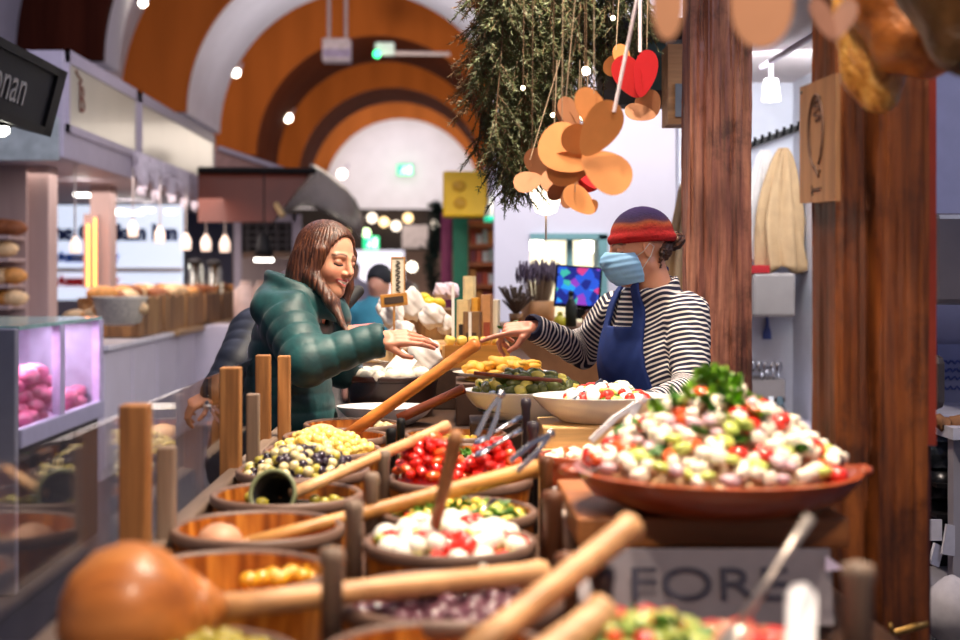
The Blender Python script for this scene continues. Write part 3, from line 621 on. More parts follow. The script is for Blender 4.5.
for i, (px, col, lab, h) in enumerate(((571, (40, 44, 34), 'dark green bottle in front of the till screen', .17), (560, (210, 196, 60), 'yellow capped jar below the till screen', .07), (588, (176, 120, 80), 'brown tub in front of the till screen', .08))):
    c = P(px, 320, 6.44); t = thing('bottle' if i == 0 else 'jar', lab, 'bottle' if i == 0 else 'jar', (c.x, 6.44, 1.30))
    MB().lathe([(.02, 0), (.028, .005), (.028, h*.6), (.012, h*.8), (.012, h*.95)], (c.x, 6.44, 1.30), 16).build('body', pm('jarcol%d' % i, col, .3), t, True)
    MB().lathe([(.014, h*.93), (.014, h), (.004, h+.003)], (c.x, 6.44, 1.30), 14).build('cap', pm('capcol%d' % i, ((20, 20, 20), (230, 210, 70), (90, 60, 50))[i], .4), t, True)
# hatch room lights
for (px, py, lab) in ((536, 245, 'bright lamp seen through the left half of the hatch'), (587, 247, 'bright lamp seen through the right half of the hatch')):
    solo(MB().box(P(px, py, 10.6), (.11, .05, .09), bev=.02), 'wall_lamp', em('hatch_glow', (255, 250, 235), 6), lab, 'lamp')
# overhead timber frame and notice board by the rear post
m_dbeam = pm('black_beam', (34, 28, 34), .7, var=.2)
t = thing('timber_gantry', 'dark overhead timber frame with a teal panel left of the rear post', 'frame', P(640, 110, 5.3))
MB().bb(P(596, 0, 5.3).x, P(700, 0, 5.3).x, 5.25, 5.4, P(0, 42, 5.3).z, P(0, 20, 5.3).z).build('upper_beam', m_dbeam, t)
MB().bb(P(570, 0, 5.3).x, P(666, 0, 5.3).x, 5.25, 5.4, P(0, 106, 5.3).z, P(0, 92, 5.3).z).build('lower_beam', m_dbeam, t)
MB().bb(P(648, 0, 5.3).x, P(666, 0, 5.3).x, 5.3, 5.36, P(0, 92, 5.3).z, P(0, 42, 5.3).z).build('teal_panel', pm('dark_teal', (66, 98, 100), .5), t)
MB().bb(P(598, 0, 5.3).x, P(648, 0, 5.3).x, 5.32, 5.38, P(0, 92, 5.3).z, P(0, 42, 5.3).z).build('dark_panel', pm('panel_umber', (52, 38, 34), .7), t)
t = thing('notice_board', 'narrow pale plank notice board hung beside the rear post', 'board', P(678, 126, 5.1))
MB().bb(P(668, 0, 5.1).x, P(691, 0, 5.1).x, 5.1, 5.25, P(0, 124, 5.1).z, P(0, 44, 5.1).z).build('planks', wood('notice_wood', (150, 104, 66), (186, 140, 98), (206, 166, 124), 'X', 6, .6), t)
MB().bb(P(675, 0, 5.1).x, P(691, 0, 5.1).x, 5.09, 5.1, P(0, 117, 5.1).z, P(0, 84, 5.1).z).build('blue_card', pm('blue_card', (126, 140, 156), .5), t)
# hanging cloth: folded sheet hung from a point
def cloth(name, px, py0, py1, Y, w0, w1, mat, lab, ph=0, grp=None, depth=.06):
    mb = MB(); rows = []; n, k = 84, 22; c0 = P(px, py0, Y); c1 = P(px, py1, Y)
    for j in range(k+1):
        v = j/k; wd = (w0+(w1-w0)*min(1, v*1.7)**.7)*.5; r = []
        for i in range(n):
            u = i/n*2*PI; fold = 1+.26*math.sin(u*7+ph+v*2.5)+.12*math.sin(u*12+ph*2-v*2)
            r.append(mb.bm.verts.new((c0.x+wd*math.cos(u)*fold+.012*math.sin(v*5+ph), Y+depth*math.sin(u)*fold*(.3+.7*v), c0.z+(c1.z-c0.z)*v+(.02*math.sin(u*4+ph) if j == k else 0))))
        rows.append(r)
    for j in range(k):
        for i in range(n): mb.bm.faces.new((rows[j][i], rows[j][(i+1) % n], rows[j+1][(i+1) % n], rows[j+1][i]))
    mb.bm.faces.new(rows[0][::-1]); mb.bm.faces.new(rows[-1])
    return solo(mb, name, mat, lab, 'apron', smooth=True, c=tuple(c0))
m_beige = pm('beige_cloth', (188, 156, 116), .85, var=.1, scale=14, bmp=.15); m_wcl = pm('white_cloth', (226, 220, 214), .85, var=.06)
cloth('hanging_apron', 683, 184, 310, 5.9, .04, .12, m_beige, 'beige cloth apron hanging just left of the rear post', 1)
cloth('hanging_apron', 781, 148, 270, 6.75, .04, .21, m_beige, 'beige canvas apron on the hook rail of the small room', 2, depth=.07)
cloth('hanging_apron', 765, 150, 262, 6.85, .04, .15, m_wcl, 'white apron hanging left of the beige canvas apron', 3, depth=.05)
t = thing('hook_rail', 'dark hook rail on the bright wall above the aprons', 'rail', P(775, 140, 6.93))
a, c = P(748, 146, 6.93), P(798, 128, 6.93); MB().box((a+c)/2, ((c-a).length, .04, .03), Euler((0, -math.atan2((c-a).z, (c-a).x), 0)).to_matrix()).build('bar', m_slate, t)
for q in np.linspace(.08, .95, 7):
    p = a.lerp(c, q); MB().tube([p, p+Vector((0, -.06, -.01)), p+Vector((0, -.07, .03))], .008, 6).build('hook', m_black, t)
m_gbox = pm('grey_box', (160, 152, 148), .5, var=.05)
solo(MB().bb(P(753, 0, 6.6).x, P(796, 0, 6.6).x, 6.6, 6.998, P(0, 317, 6.6).z, P(0, 273, 6.6).z, .015), 'dispenser_box', m_gbox, 'grey box dispenser on the wall below the aprons', 'box')
solo(MB().bb(P(752, 0, 6.55).x, P(772, 0, 6.55).x, 6.6, 6.99, P(0, 273, 6.55).z, P(0, 265, 6.55).z), 'red_strap', pm('red_strap', (180, 30, 36), .5), 'red strap lying on top of the grey box dispenser', 'strap')
t = thing('utensil_bin', 'grey bin of steel utensils on the wall behind the salad', 'bin', P(766, 402, 6.4))
a, c = P(749, 402, 6.7), P(785, 380, 6.7); MB().bb(a.x, c.x, 6.7, 6.72, a.z, c.z).bb(a.x, c.x, 6.97, 6.995, a.z, c.z).bb(a.x, a.x+.02, 6.72, 6.97, a.z, c.z).bb(c.x-.02, c.x, 6.72, 6.97, a.z, c.z).bb(a.x, c.x, 6.7, 6.99, a.z, a.z+.02).build('bin', m_gbox, t)
m_steel = pm('steel', (196, 196, 202), .22, 1, var=.05)
for i, px in enumerate((753, 760, 766, 773, 779)):
    p = P(px, 392, 6.83); mb = MB().tube([p, p+Vector((random.uniform(-.02, .02), 0, .1+.015*i % .05))], .007, 6); mb.ell(p+Vector((0, 0, .13)), (.018, .006, .028), 10)
    solo(mb, 'serving_spoon', m_steel, 'steel utensil standing in the grey bin', 'spoon', 'utensils in the grey bin', True)
solo(MB().tube([P(767, 316, 6.97), P(767, 326, 6.97), P(767, 332, 6.97), P(767, 339, 6.97)], [.008, .012, .022, .024], 12), 'scrubbing_brush', pm('brush_blue', (70, 90, 160), .5), 'small blue brush hanging below the grey dispenser', 'brush', smooth=True)
t = thing('wall_shelf', 'white wall shelf with bottles below the utensil bin', 'shelf', P(770, 428, 6.2)); MB().bb(1.42, 1.795, 6.1, 6.995, P(0, 432, 6.2).z-.03, P(0, 432, 6.2).z).build('board', m_cw, t)
for i, px in enumerate((755, 771, 780)): solo(MB().lathe([(.03, 0), (.032, .01), (.032, .1), (.012, .13), (.012, .16)], (P(px, 0, 6.25).x, 6.25, P(0, 432, 6.2).z), 14), 'spray_bottle', pm('spray_%d' % i, ((120, 80, 60), (240, 240, 240), (90, 110, 120))[i], .4), ('brown', 'white', 'grey blue')[i]+' bottle on the wall shelf below the utensil bin', 'bottle', smooth=True)
t = thing('track_spotlight', 'white track spotlight under the ceiling between the two posts', 'lamp', P(771, 90, 6))
MB().lathe([(.028, .10), (.032, .095), (.045, 0), (.04, 0)], P(771, 101, 6), 20).build('housing', pm('spot_white', (220, 214, 210), .4), t, True)
MB().lathe([(.001, .004), (.04, .004), (.04, .0), (.001, 0)], P(771, 101, 6), 20).build('lens', em('lens_glow', (255, 252, 245), 5), t)
MB().tube([P(771, 82, 6), (P(771, 0, 6).x, 6, 2.52)], .01, 8).build('stem', m_fas, t)
solo(MB().tube([P(762, 67, 6.1), P(826, 28, 5.2)], .014, 8), 'lighting_track', m_fas, 'thin lighting track on the ceiling between the two posts', 'rail')
# far right, beyond the front post
m_mach = pm('machine_grey', (92, 86, 92), .3, var=.06)
solo(MB().bb(P(934, 0, 4.6).x, 2.4, 4.6, 5.2, P(0, 305, 4.6).z, P(0, 213, 4.6).z, .02), 'steel_hood', m_mach, 'grey steel appliance on the wall at the right edge', 'appliance')
solo(MB().bb(P(930, 0, 4.5).x, P(948, 0, 4.5).x, 4.5, 4.65, P(0, 411, 4.5).z, P(0, 355, 4.5).z, .03), 'dark_device', pm('device_dark', (62, 54, 54), .5), 'dark brown upright device beside the red edge of the front post', 'device')
t = thing('wall_poster', 'lilac blue printed poster at the right edge', 'poster', P(955, 420, 5.5)); MB().bb(P(942, 0, 5.5).x, P(985, 0, 5.5).x, 5.55, 5.57, P(0, 408, 5.5).z, P(0, 345, 5.5).z).build('sheet', pm('poster_lilac', (170, 174, 214), .6, var=.05), t)
mb = MB()
for y in (362, 370, 378, 388): mb.tube([P(944+i*2.2, y+2*math.sin(i*2.1+y), 5.54) for i in range(14)], .004, 4)
mb.build('print', pm('poster_ink', (84, 100, 180), .6), t)
t = thing('steel_worktop', 'cluttered steel worktop at the right edge', 'worktop', (2.1, 4.6, 0))
MB().bb(1.66, 2.8, 4.4, 5.3, P(0, 440, 4.4).z, P(0, 428, 4.4).z).build('top', pm('worktop_white', (190, 190, 206), .3), t)
MB().bb(1.68, 1.72, 4.45, 4.5, 0, P(0, 440, 4.4).z).build('leg', m_case, t); MB().bb(1.7, 2.8, 5.2, 5.25, 0, P(0, 440, 4.4).z).build('back_panel', m_case, t)
MB().bb(1.66, 2.8, 4.4, 5.3, .45, .48).build('lower_shelf', m_case, t)
solo(MB().tube([P(935+i*2.4, 424-2*math.sin(i*.8), 4.5) for i in range(12)], [.02+.01*abs(math.sin(i)) for i in range(12)], 8), 'cloth_roll', pm('brown_cloth', (126, 84, 52), .8), 'crumpled brown cloth lying on the steel worktop', 'cloth', smooth=True)
for i, (px, py, r, col) in enumerate(((945, 470, .09, (60, 66, 74)), (958, 462, .10, (96, 106, 120)), (944, 500, .08, (36, 36, 40)), (957, 500, .09, (70, 74, 84)))):
    c = P(px, py, 4.7); solo(MB().lathe([(r*.7, 0), (r, .02), (r*1.05, .11), (r*.95, .11), (r*.6, .02)], c, 20), 'steel_pot', pm('pot_%d' % i, col, .25, .8), ('dark pot, upper left of four at the right edge', 'bluish steel pot, upper right of four at the right edge', 'black pot, lower left of four at the right edge', 'grey pot, lower right of four at the right edge')[i], 'pot', smooth=True)
t = thing('pot_rack', 'open dark rack of pots under the steel worktop', 'rack', (1.9, 4.7, 0))
for y in (478, 508): MB().bb(1.68, 2.5, 4.6, 4.9, P(0, y, 4.7).z-.02, P(0, y, 4.7).z-.005).build('shelf', m_black, t)
MB().bb(1.68, 2.5, 4.9, 4.92, 0, 1.0).build('back', m_black, t)
for i, (px, py) in enumerate(((934, 530), (950, 540), (936, 555))):
    solo(MB().box(P(px, py, 4.45), (.05, .01, .07+.03*(i == 1)), Euler((0, .2*i, .3*i)).to_matrix()), 'paper_tag', pm('tag_white', (200, 196, 206), .6), ('white paper tag, upper of three low at the right edge', 'tall white paper tag, rightmost of three low at the right edge', 'white paper tag, lowest of three at the right edge')[i], 'tag')
solo(MB().bb(1.42, 1.76, 3.75, 4.1, 0, .47, .01), 'storage_crate', m_slate, 'dark crate under the white sack at the lower right edge', 'crate')
solo(MB().ell(P(955, 612, 3.9), (.09, .1, .1), 16, jit=.08), 'white_sack', pm('sack_grey', (150, 146, 156), .8), 'crumpled white sack at the lower right edge', 'sack', smooth=True)
# ================================================================ the deli counter
m_ctop = wood('counter_oak', (40, 26, 20), (70, 46, 32), (96, 66, 46), 'Y', 5, .45, .2)
m_grail = wood('grey_rail', (84, 66, 56), (122, 102, 88), (150, 128, 112), 'Y', 6, .55, .2)
t = thing('deli_counter', 'long dark wooden deli counter carrying tubs of olives and salads', 'counter', (0, 2.6, 0))
MB().bb(-.50, .74, .9, 4.26, .88, .95, .005).build('worktop', m_ctop, t)
MB().bb(-.48, .72, .95, 4.22, 0, .88).build('front_panel', pm('counter_front', (54, 44, 50), .35, var=.2, coat=.3), t)
MB().bb(-.548, -.505, .9, 4.26, .93, 1.075, .008).build('edge_rail', m_grail, t)
MB().bb(-.38, .34, 4.27, 6.4, 0, 1.05, .005).build('rear_section', m_ctop, t)
MB().bb(-.38, .34, 4.95, 6.4, 1.05, 1.20, .005).build('raised_step', m_ctop, t)
# clear screen on wooden posts along the counter edge
m_post = wood('post_oak', (110, 66, 30), (168, 112, 60), (204, 150, 92), 'Z', 9, .5, .2)
m_pgrey = wood('post_grey', (96, 78, 66), (136, 114, 98), (160, 140, 124), 'Z', 9, .55, .2)
t = thing('counter_screen', 'clear screen panel between wooden posts along the left edge of the deli counter', 'screen', (-.53, 2.4, 1.075))
MB().bb(-.592, -.587, .9, 3.98, .90, 1.30).build('clear_panel', glassmat('screen_clear', (.95, .955, .96), 1.32), t)
MB().bb(-.58, -.531, 2.33, 2.38, .95, 1.322, .004).build('post', m_post, t); MB().bb(-.53, -.497, 2.40, 2.43, .95, 1.24, .004).build('post', m_pgrey, t)
MB().bb(-.568, -.518, 3.28, 3.33, .95, 1.322, .004).build('post', m_post, t); MB().bb(-.515, -.482, 3.36, 3.39, .95, 1.25, .004).build('post', m_pgrey, t)
MB().bb(-.565, -.522, 3.86, 3.90, .95, 1.318, .004).build('post', m_post, t); MB().bb(-.508, -.472, 3.92, 3.96, .95, 1.312, .004).build('post', m_post, t)
# ---------------------------------------------------------------- tubs
m_stave, nt, b = _nt('amber_staves'); MATS['amber_staves'] = m_stave
tc = nt.nodes.new('ShaderNodeTexCoord'); sp = nt.nodes.new('ShaderNodeSeparateXYZ'); nt.links.new(tc.outputs['Object'], sp.inputs[0])
at = nt.nodes.new('ShaderNodeMath'); at.operation = 'ARCTAN2'; nt.links.new(sp.outputs[1], at.inputs[0]); nt.links.new(sp.outputs[0], at.inputs[1])
mu = nt.nodes.new('ShaderNodeMath'); mu.operation = 'MULTIPLY'; mu.inputs[1].default_value = 4.2; nt.links.new(at.outputs[0], mu.inputs[0])
cb = nt.nodes.new('ShaderNodeCombineXYZ'); nt.links.new(mu.outputs[0], cb.inputs[0]); m2 = nt.nodes.new('ShaderNodeMath'); m2.operation = 'MULTIPLY'; m2.inputs[1].default_value = 3; nt.links.new(sp.outputs[2], m2.inputs[0]); nt.links.new(m2.outputs[0], cb.inputs[2])
nn = nt.nodes.new('ShaderNodeTexNoise'); nn.inputs['Scale'].default_value = 1.6; nn.inputs['Detail'].default_value = 5; nt.links.new(cb.outputs[0], nn.inputs['Vector'])
nt.links.new(ramp(nt, nn.outputs['Fac'], [(.3, lin((104, 50, 16))), (.5, lin((168, 92, 28))), (.7, lin((214, 140, 56)))]), b.inputs['Base Color'])
b.inputs['Roughness'].default_value = .35; b.inputs['Coat Weight'].default_value = .25; b.inputs['Coat Roughness'].default_value = .25
m_rim = pm('tub_rim', (110, 84, 72), .5, var=.25, scale=14)
def tub(c, R, h, label, mat=None, rim=None, name='wooden_tub', sy=1):
    t = thing(name, label, 'tub', c); t.location = Vector(c)
    prof = [(R*.86, 0), (R*.93, h*.5), (R*.985, h), (R*.9, h), (R*.86, h*.5), (R*.80, .018), (.001, .018)]
    o = MB().lathe(prof, (0, 0, 0), 48, sy=sy).build('tub_body', mat or m_stave, t, True, 40, local=True)
    MB().lathe([(R*.985, h-.016), (R*1.0, h-.012), (R*1.0, h+.002), (R*.97, h+.006), (R*.915, h+.004), (R*.905, h-.006)], (0, 0, 0), 48, sy=sy, ring=True).build('rim', rim or m_rim, t, True, local=True)
    return t
def at_px(px, py, zz): # where the view ray through (px,py) meets height zz
    Y = (EYE-zz)*F/(py-CY); return Vector(((px-CX)*Y/F, Y, zz))
ZR = 1.09; HT = .138
def T(px, py, R, label, **k):
    p = at_px(px, py, ZR); return tub((p.x, p.y, .951), R, HT, label, **k), p
_, b1 = T(178, 662, .15, 'wooden tub of green olives under the big round ladle head')
_, b2 = T(231, 572, .158, 'wide amber wooden tub with a handful of yellow olives, behind the big ladle')
_, b3 = T(258, 527, .158, 'nearly empty amber wooden tub holding a small upturned ladle')
_, b4 = T(287, 494, .160, 'dark wooden tub holding a black cupped ladle')
_, b5 = T(303, 470, .158, 'wooden tub heaped with mixed black and white olives')
_, b6 = T(323, 450, .156, 'wooden tub heaped with pale yellow pickled garlic')
_, b7 = T(336, 436, .152, 'amber wooden tub resting a long orange handled ladle')
_, b8 = T(352, 424, .150, 'last wooden tub of the left row, in front of the woman\'s coat')
_, c1 = T(440, 655, .15, 'empty orange wooden tub at the bottom centre of the view')
_, c2 = T(450, 597, .163, 'wooden tub of purple olives under a long ladle handle')
_, c3 = T(450, 541, .150, 'tub of mozzarella and tomato salad in the middle row')
_, c4 = T(458, 511, .155, 'tub of chopped green and yellow salad behind the mozzarella')
_, c5 = T(460, 478, .165, 'tub heaped with bright red peppers')
_, c6 = T(455, 452, .150, 'tub of grey green salad behind the red peppers')
_, c7 = T(455, 434, .150, 'wooden tub of yellow pickles behind the grey green salad')
# ---------------------------------------------------------------- small foods
def sm(name, rgb, r, jit=.03, seg=12, rough=.25, coat=.4, var=.25, sss=0):
    me = MB().ell((0, 0, 0), r, seg, jit=jit).mesh(name, True); me.materials.append(pm(name, rgb, rough, var=var, scale=40, coat=coat, sss=sss)); return me
def cube(name, rgb, r, rough=.4, var=.12):
    mb = MB().box((0, 0, 0), r, bev=min(r)*.25)
    for v in mb.bm.verts: v.co *= 1+random.uniform(-.06, .06)
    me = mb.mesh(name, True); me.materials.append(pm(name, rgb, rough, var=var, scale=40)); return me
def leafmesh(name, rgb, L, W, curl=.5):
    mb = MB(); n = 8; rows = []
    for i in range(n+1):
        u = i/n; w_ = W*math.sin(PI*min(1, u*.92+.06))**.8; rows.append([mb.bm.verts.new((L*(u-.5), w_*q*.5, curl*L*(u-.5)**2*2+.25*abs(q)*w_+.004*math.sin(u*20+q*4))) for q in (-1, -.5, 0, .5, 1)])
    for i in range(n):
        for j in range(4): mb.bm.faces.new((rows[i][j], rows[i][j+1], rows[i+1][j+1], rows[i+1][j]))
    bmesh.ops.solidify(mb.bm, geom=mb.bm.faces[:], thickness=.0012)
    me = mb.mesh(name, True); me.materials.append(pm(name, rgb, .45, var=.3, scale=30)); return me
G_OL = sm('green_olive', (170, 156, 60), (.0125, .0105, .0105)); Y_OL = sm('yellow_olive', (226, 160, 40), (.0145, .0125, .0125))
B_OL = sm('black_olive', (44, 28, 44), (.0125, .0105, .0105), coat=.6); W_ON = sm('pickled_onion', (222, 206, 156), (.0125, .0125, .012)); P_OL = sm('purple_olive', (104, 64, 76), (.017, .0125, .0125), var=.35, coat=.6)
GAR = sm('garlic_clove', (226, 200, 112), (.013, .0105, .0115)); PEP = sm('red_pepper', (214, 34, 24), (.018, .0125, .0105), .13, coat=.7); PEP2 = sm('orange_pepper', (226, 88, 30), (.018, .0125, .0105), .13, coat=.6)
MOZ = sm('mozzarella_ball', (246, 240, 226), (.021, .021, .018), .02, rough=.35, coat=.3, var=.04); TOM = sm('tomato_piece', (212, 44, 28), (.017, .014, .012), .08, coat=.6); CUC = sm('cucumber_piece', (190, 200, 100), (.014, .014, .008), .04)
FETA = cube('feta_cube', (240, 228, 208), (.022, .02, .018)); LET = leafmesh('lettuce_leaf', (120, 168, 40), .05, .034); LET2 = leafmesh('dark_lettuce_leaf', (66, 120, 34), .05, .03); ONI = sm('onion_piece', (206, 170, 178), (.014, .01, .008), .08)
SWC = sm('corn_piece', (226, 190, 70), (.0095, .009, .008), .05); HERB = leafmesh('herb_leaf', (88, 140, 40), .026, .016); DOL = sm('stuffed_leaf', (92, 96, 40), (.03, .014, .014), .05, var=.4); LEM = sm('lemon_wedge', (224, 204, 96), (.022, .009, .014), .04)
FRI = sm('fritter', (222, 166, 56), (.034, .024, .016), .07, rough=.6, coat=0); LUMP = sm('cheese_ball', (236, 226, 208), (.03, .028, .024), .05, rough=.5, coat=0, var=.08)
def put(me, p, label, cat, group, s=1, tilt=.5):
    o = bpy.data.objects.new(me.name.split('.')[0], me); COL.objects.link(o); o.location = p; o.scale = (s*random.uniform(.9, 1.12),)*3
    o.rotation_euler = (random.uniform(-tilt, tilt), random.uniform(-tilt, tilt), random.uniform(0, 2*PI)); return tag(o, label, cat, group)
def heap(c, R, zr, zc, step, kinds, mound, mlabel, power=2, jit=.3, lo=0, sy=1, mname='salad_base', wave=0, ymin=None):
    """one layer of pieces on a mound; kinds: (mesh, weight, label, category, group)"""
    c = Vector(c); prof = [(.001, zc-zr)] if False else []
    pr = [(R*q*.96, (zc-zr)*(1-q**power)-step*(.42 if zc-zr < .07 else .75)) for q in (1, .9, .75, .55, .35, .15, .02)]
    mb = MB().lathe([(R*.9, -step*.8-.03)]+pr, (0, 0, 0), 32, sy=sy)
    o = mb.build(mname, mound, None, True); o.location = (c.x, c.y, zr); tag(o, mlabel, 'food', kind='stuff')
    W_ = sum(k[1] for k in kinds); n = int(R/step)+1; cnt = 0
    for i in range(-n, n+1):
        for j in range(-n, n+1):
            x = (i+.5*(j % 2))*step+random.uniform(-jit, jit)*step; y = (j*.87)*step*sy+random.uniform(-jit, jit)*step
            q = math.hypot(x, y/sy)/R
            if q > .97: continue
            if ymin is not None and y > ymin: continue
            z = zr+(zc-zr)*(1-q**power)+random.uniform(-.15, .35)*step+wave*math.sin(x*60)*math.cos(y*50); r = random.uniform(0, W_)
            for k in kinds:
                r -= k[1]
                if r <= 0: break
            put(k[0], (c.x+x, c.y+y, z), k[2], k[3], k[4], k[5] if len(k) > 5 else 1); cnt += 1
    return cnt
N = 0
N += heap(b1, .132, 1.075, 1.105, .023, [(G_OL, 1, 'green olive in the front tub under the big round ladle head', 'olive', 'green olives in the front tub')], G_OL.materials[0], 'green olives packed deeper in the front tub')
for px, py, zz in ((249, 581, 1.058), (262, 579, 1.058), (273, 575, 1.06), (279, 580, 1.06), (286, 576, 1.062), (291, 574, 1.064), (302, 577, 1.064), (305, 567, 1.072), (313, 578, 1.064), (312, 571, 1.07), (298, 571, 1.066), (318, 575, 1.066)): put(Y_OL, at_px(px, py, zz), 'yellow olive in the wide amber tub behind the big ladle', 'olive', 'yellow olives in the amber tub', 1.1)
for px, py in ((250, 497), (256, 500), (246, 493), (315, 500), (325, 502), (334, 500), (342, 503), (262, 503)): put(G_OL, at_px(px, py, 1.072), 'green olive in the dark tub with the black cupped ladle', 'olive', 'green olives in the dark tub', 1.1)
o = MB().lathe([(.13, 0), (.131, .003), (.01, .004)], (b4.x, b4.y, 1.062), 36).build('olive_brine', pm('brine', (46, 40, 24), .08, var=.2, coat=.8), None, True); recenter(o, (b4.x, b4.y, 1.062)); tag(o, 'dark brine in the tub with the black cupped ladle', 'brine', kind='stuff')
g5 = 'mixed olives in the left row'
N += heap(b5, .145, 1.075, 1.14, .0225, [(B_OL, 4, 'black olive in the tub of mixed olives', 'olive', g5+' black'), (W_ON, 4, 'pale onion among the mixed olives', 'onion', g5+' onion'), (G_OL, 2, 'green olive in the tub of mixed olives', 'olive', g5+' green')], B_OL.materials[0], 'mixed olives packed deeper in their tub')
N += heap(b6, .138, 1.08, 1.135, .022, [(GAR, 1, 'pale yellow garlic clove in the heaped tub of the left row', 'garlic', 'pickled garlic cloves')], GAR.materials[0], 'pickled garlic packed deeper in its tub')
for i in range(9): put(W_ON, at_px(385+random.uniform(-10, 6), 425+random.uniform(-1, 3), 1.078), 'whitish piece in the last tub of the left row', 'cheese', 'whitish pieces in the last tub')
N += heap(c2, .142, 1.06, 1.09, .026, [(P_OL, 1, 'purple olive in the tub under the long ladle handle', 'olive', 'purple olives')], P_OL.materials[0], 'purple olives packed deeper in their tub')
g = 'mozzarella salad'
N += heap(c3, .136, 1.075, 1.115, .027, [(MOZ, 5, 'white mozzarella ball in the tomato salad tub', 'cheese', g+' balls'), (TOM, 2.6, 'red tomato piece among the mozzarella balls', 'tomato', g+' tomatoes', 1.3), (CUC, 1.5, 'pale green cucumber piece in the mozzarella salad', 'cucumber', g+' cucumber', 1.2)], CUC.materials[0], 'mozzarella salad packed deeper in its tub')
g = 'chopped salad'
N += heap(c4, .142, 1.07, 1.10, .021, [(HERB, 3, 'small green leaf in the chopped salad tub', 'leaf', g+' leaves', 1.2), (SWC, 2, 'yellow corn piece in the chopped salad tub', 'corn', g+' corn', 1.2), (CUC, 2, 'pale cucumber piece in the chopped salad tub', 'cucumber', g+' cucumber', .8), (TOM, .5, 'red tomato piece in the chopped salad tub', 'tomato', g+' tomato', .7)], HERB.materials[0], 'chopped salad packed deeper in its tub')
N += heap(c5+Vector((-.065, .02, 0)), .09, 1.085, 1.175, .0215, [(PEP, 8, 'red pepper piece in the left heap of the pepper tub', 'pepper', 'red peppers left heap'), (PEP2, 1, 'orange pepper piece in the left heap of the pepper tub', 'pepper', 'orange peppers left heap')], PEP.materials[0], 'red peppers packed deeper in the left heap')
N += heap(c5+Vector((.075, 0, 0)), .08, 1.085, 1.17, .0215, [(PEP, 8, 'red pepper piece in the right heap of the pepper tub', 'pepper', 'red peppers right heap'), (PEP2, 1.6, 'orange pepper piece in the right heap of the pepper tub', 'pepper', 'orange peppers right heap')], PEP.materials[0], 'red peppers packed deeper in the right heap')
N += heap(c6, .135, 1.06, 1.08, .024, [(ONI, 1, 'pale onion piece in the grey green salad tub', 'onion', 'grey green salad onion'), (HERB, 2, 'green leaf in the grey green salad tub', 'leaf', 'grey green salad leaves', 1.2)], pm('salad_grey', (120, 116, 84), .5), 'grey green salad packed deeper in its tub')
N += heap(c7, .135, 1.05, 1.07, .024, [(SWC, 1, 'yellow pickle in the tub behind the grey green salad', 'pickle', 'yellow pickles', 1.3)], SWC.materials[0], 'yellow pickles packed deeper in their tub')
# ---------------------------------------------------------------- pegs between the rows
for i, (px, py, Y, r, lab) in enumerate(((332, 547, 1.76, .014, 'nearest brown peg of the row between the left and middle tubs'), (354, 500, 2.20, .0135, 'second nearest brown peg between the left and middle tubs'), (372, 472, 2.55, .0125, 'third brown peg between the left and middle tubs'),
        (384, 450, 2.95, .012, 'fourth brown peg between the left and middle tubs'), (391, 428, 3.3, .011, 'fifth peg between the left and middle tubs, dark'), (401, 418, 3.6, .010, 'farthest peg between the left and middle tubs, dark'),
        (553, 490, 2.25, .016, 'stout brown peg right of the mozzarella tub'), (546, 456, 2.7, .013, 'brown peg right of the chopped salad tub'), (533, 421, 3.1, .012, 'dark peg right of the red peppers'), (526, 398, 3.35, .011, 'farthest dark peg on the right of the middle tubs'),
        (858, 562, 1.62, .017, 'round topped brown peg at the lower right by the big timber post'), (567, 552, 2.0, .016, 'short brown peg left of the paper sign'), (602, 565, 1.72, .014, 'dark peg beside the thick ladle handles'))):
    p = P(px, py, Y); mt = (m_pgrey, m_pgrey, m_pgrey, m_pgrey, m_black, m_black, wood('peg_brown', (70, 36, 18), (112, 64, 34), (146, 92, 56), 'Z', 9, .5), wood('peg_brown', 0, 0, 0), pm('peg_dark', (44, 36, 44), .4), pm('peg_dark', (0, 0, 0)), m_pgrey, wood('peg_brown', 0, 0, 0), pm('peg_dark', (0, 0, 0)))[i]
    mb = MB().lathe([(r, 0), (r*1.05, p.z-.952-.03), (r*1.25, p.z-.952-.015), (r*1.1, p.z-.952-.003), (r*.5, p.z-.952)], (p.x, p.y, .952), 14)
    solo(mb, 'divider_peg', mt, lab, 'peg', smooth=True, c=(p.x, p.y, .952))
# ---------------------------------------------------------------- ladles and tongs
m_lad = wood('ladle_orange', (158, 84, 30), (204, 120, 50), (226, 150, 80), 'X', 6, .4, .1, .2); m_ladp = wood('ladle_pale', (196, 136, 84), (222, 168, 116), (236, 192, 146), 'X', 6, .45, .1)
m_ladt = wood('ladle_tan', (150, 96, 44), (196, 138, 72), (216, 164, 98), 'X', 6, .45, .1); m_lred = wood('ladle_red', (92, 40, 22), (136, 66, 38), (166, 92, 58), 'X', 6, .45, .1)
def handle(t, a, c, r0, r1, mat, knob=True):
    a, c = Vector(a), Vector(c); d = (c-a).normalized(); L = (c-a).length
    pts = [a+d*L*q for q in (0, .2, .45, .7, .93, .97, .99, 1)]; rr = [r0, r0*1.0, r0+(r1-r0)*.5, r1, r1*1.05, r1*(1.2 if knob else 1.05), r1*(1.05 if knob else .9), r1*.55]
    return MB().tube(pts, rr, 14).build('handle', mat, t, True)
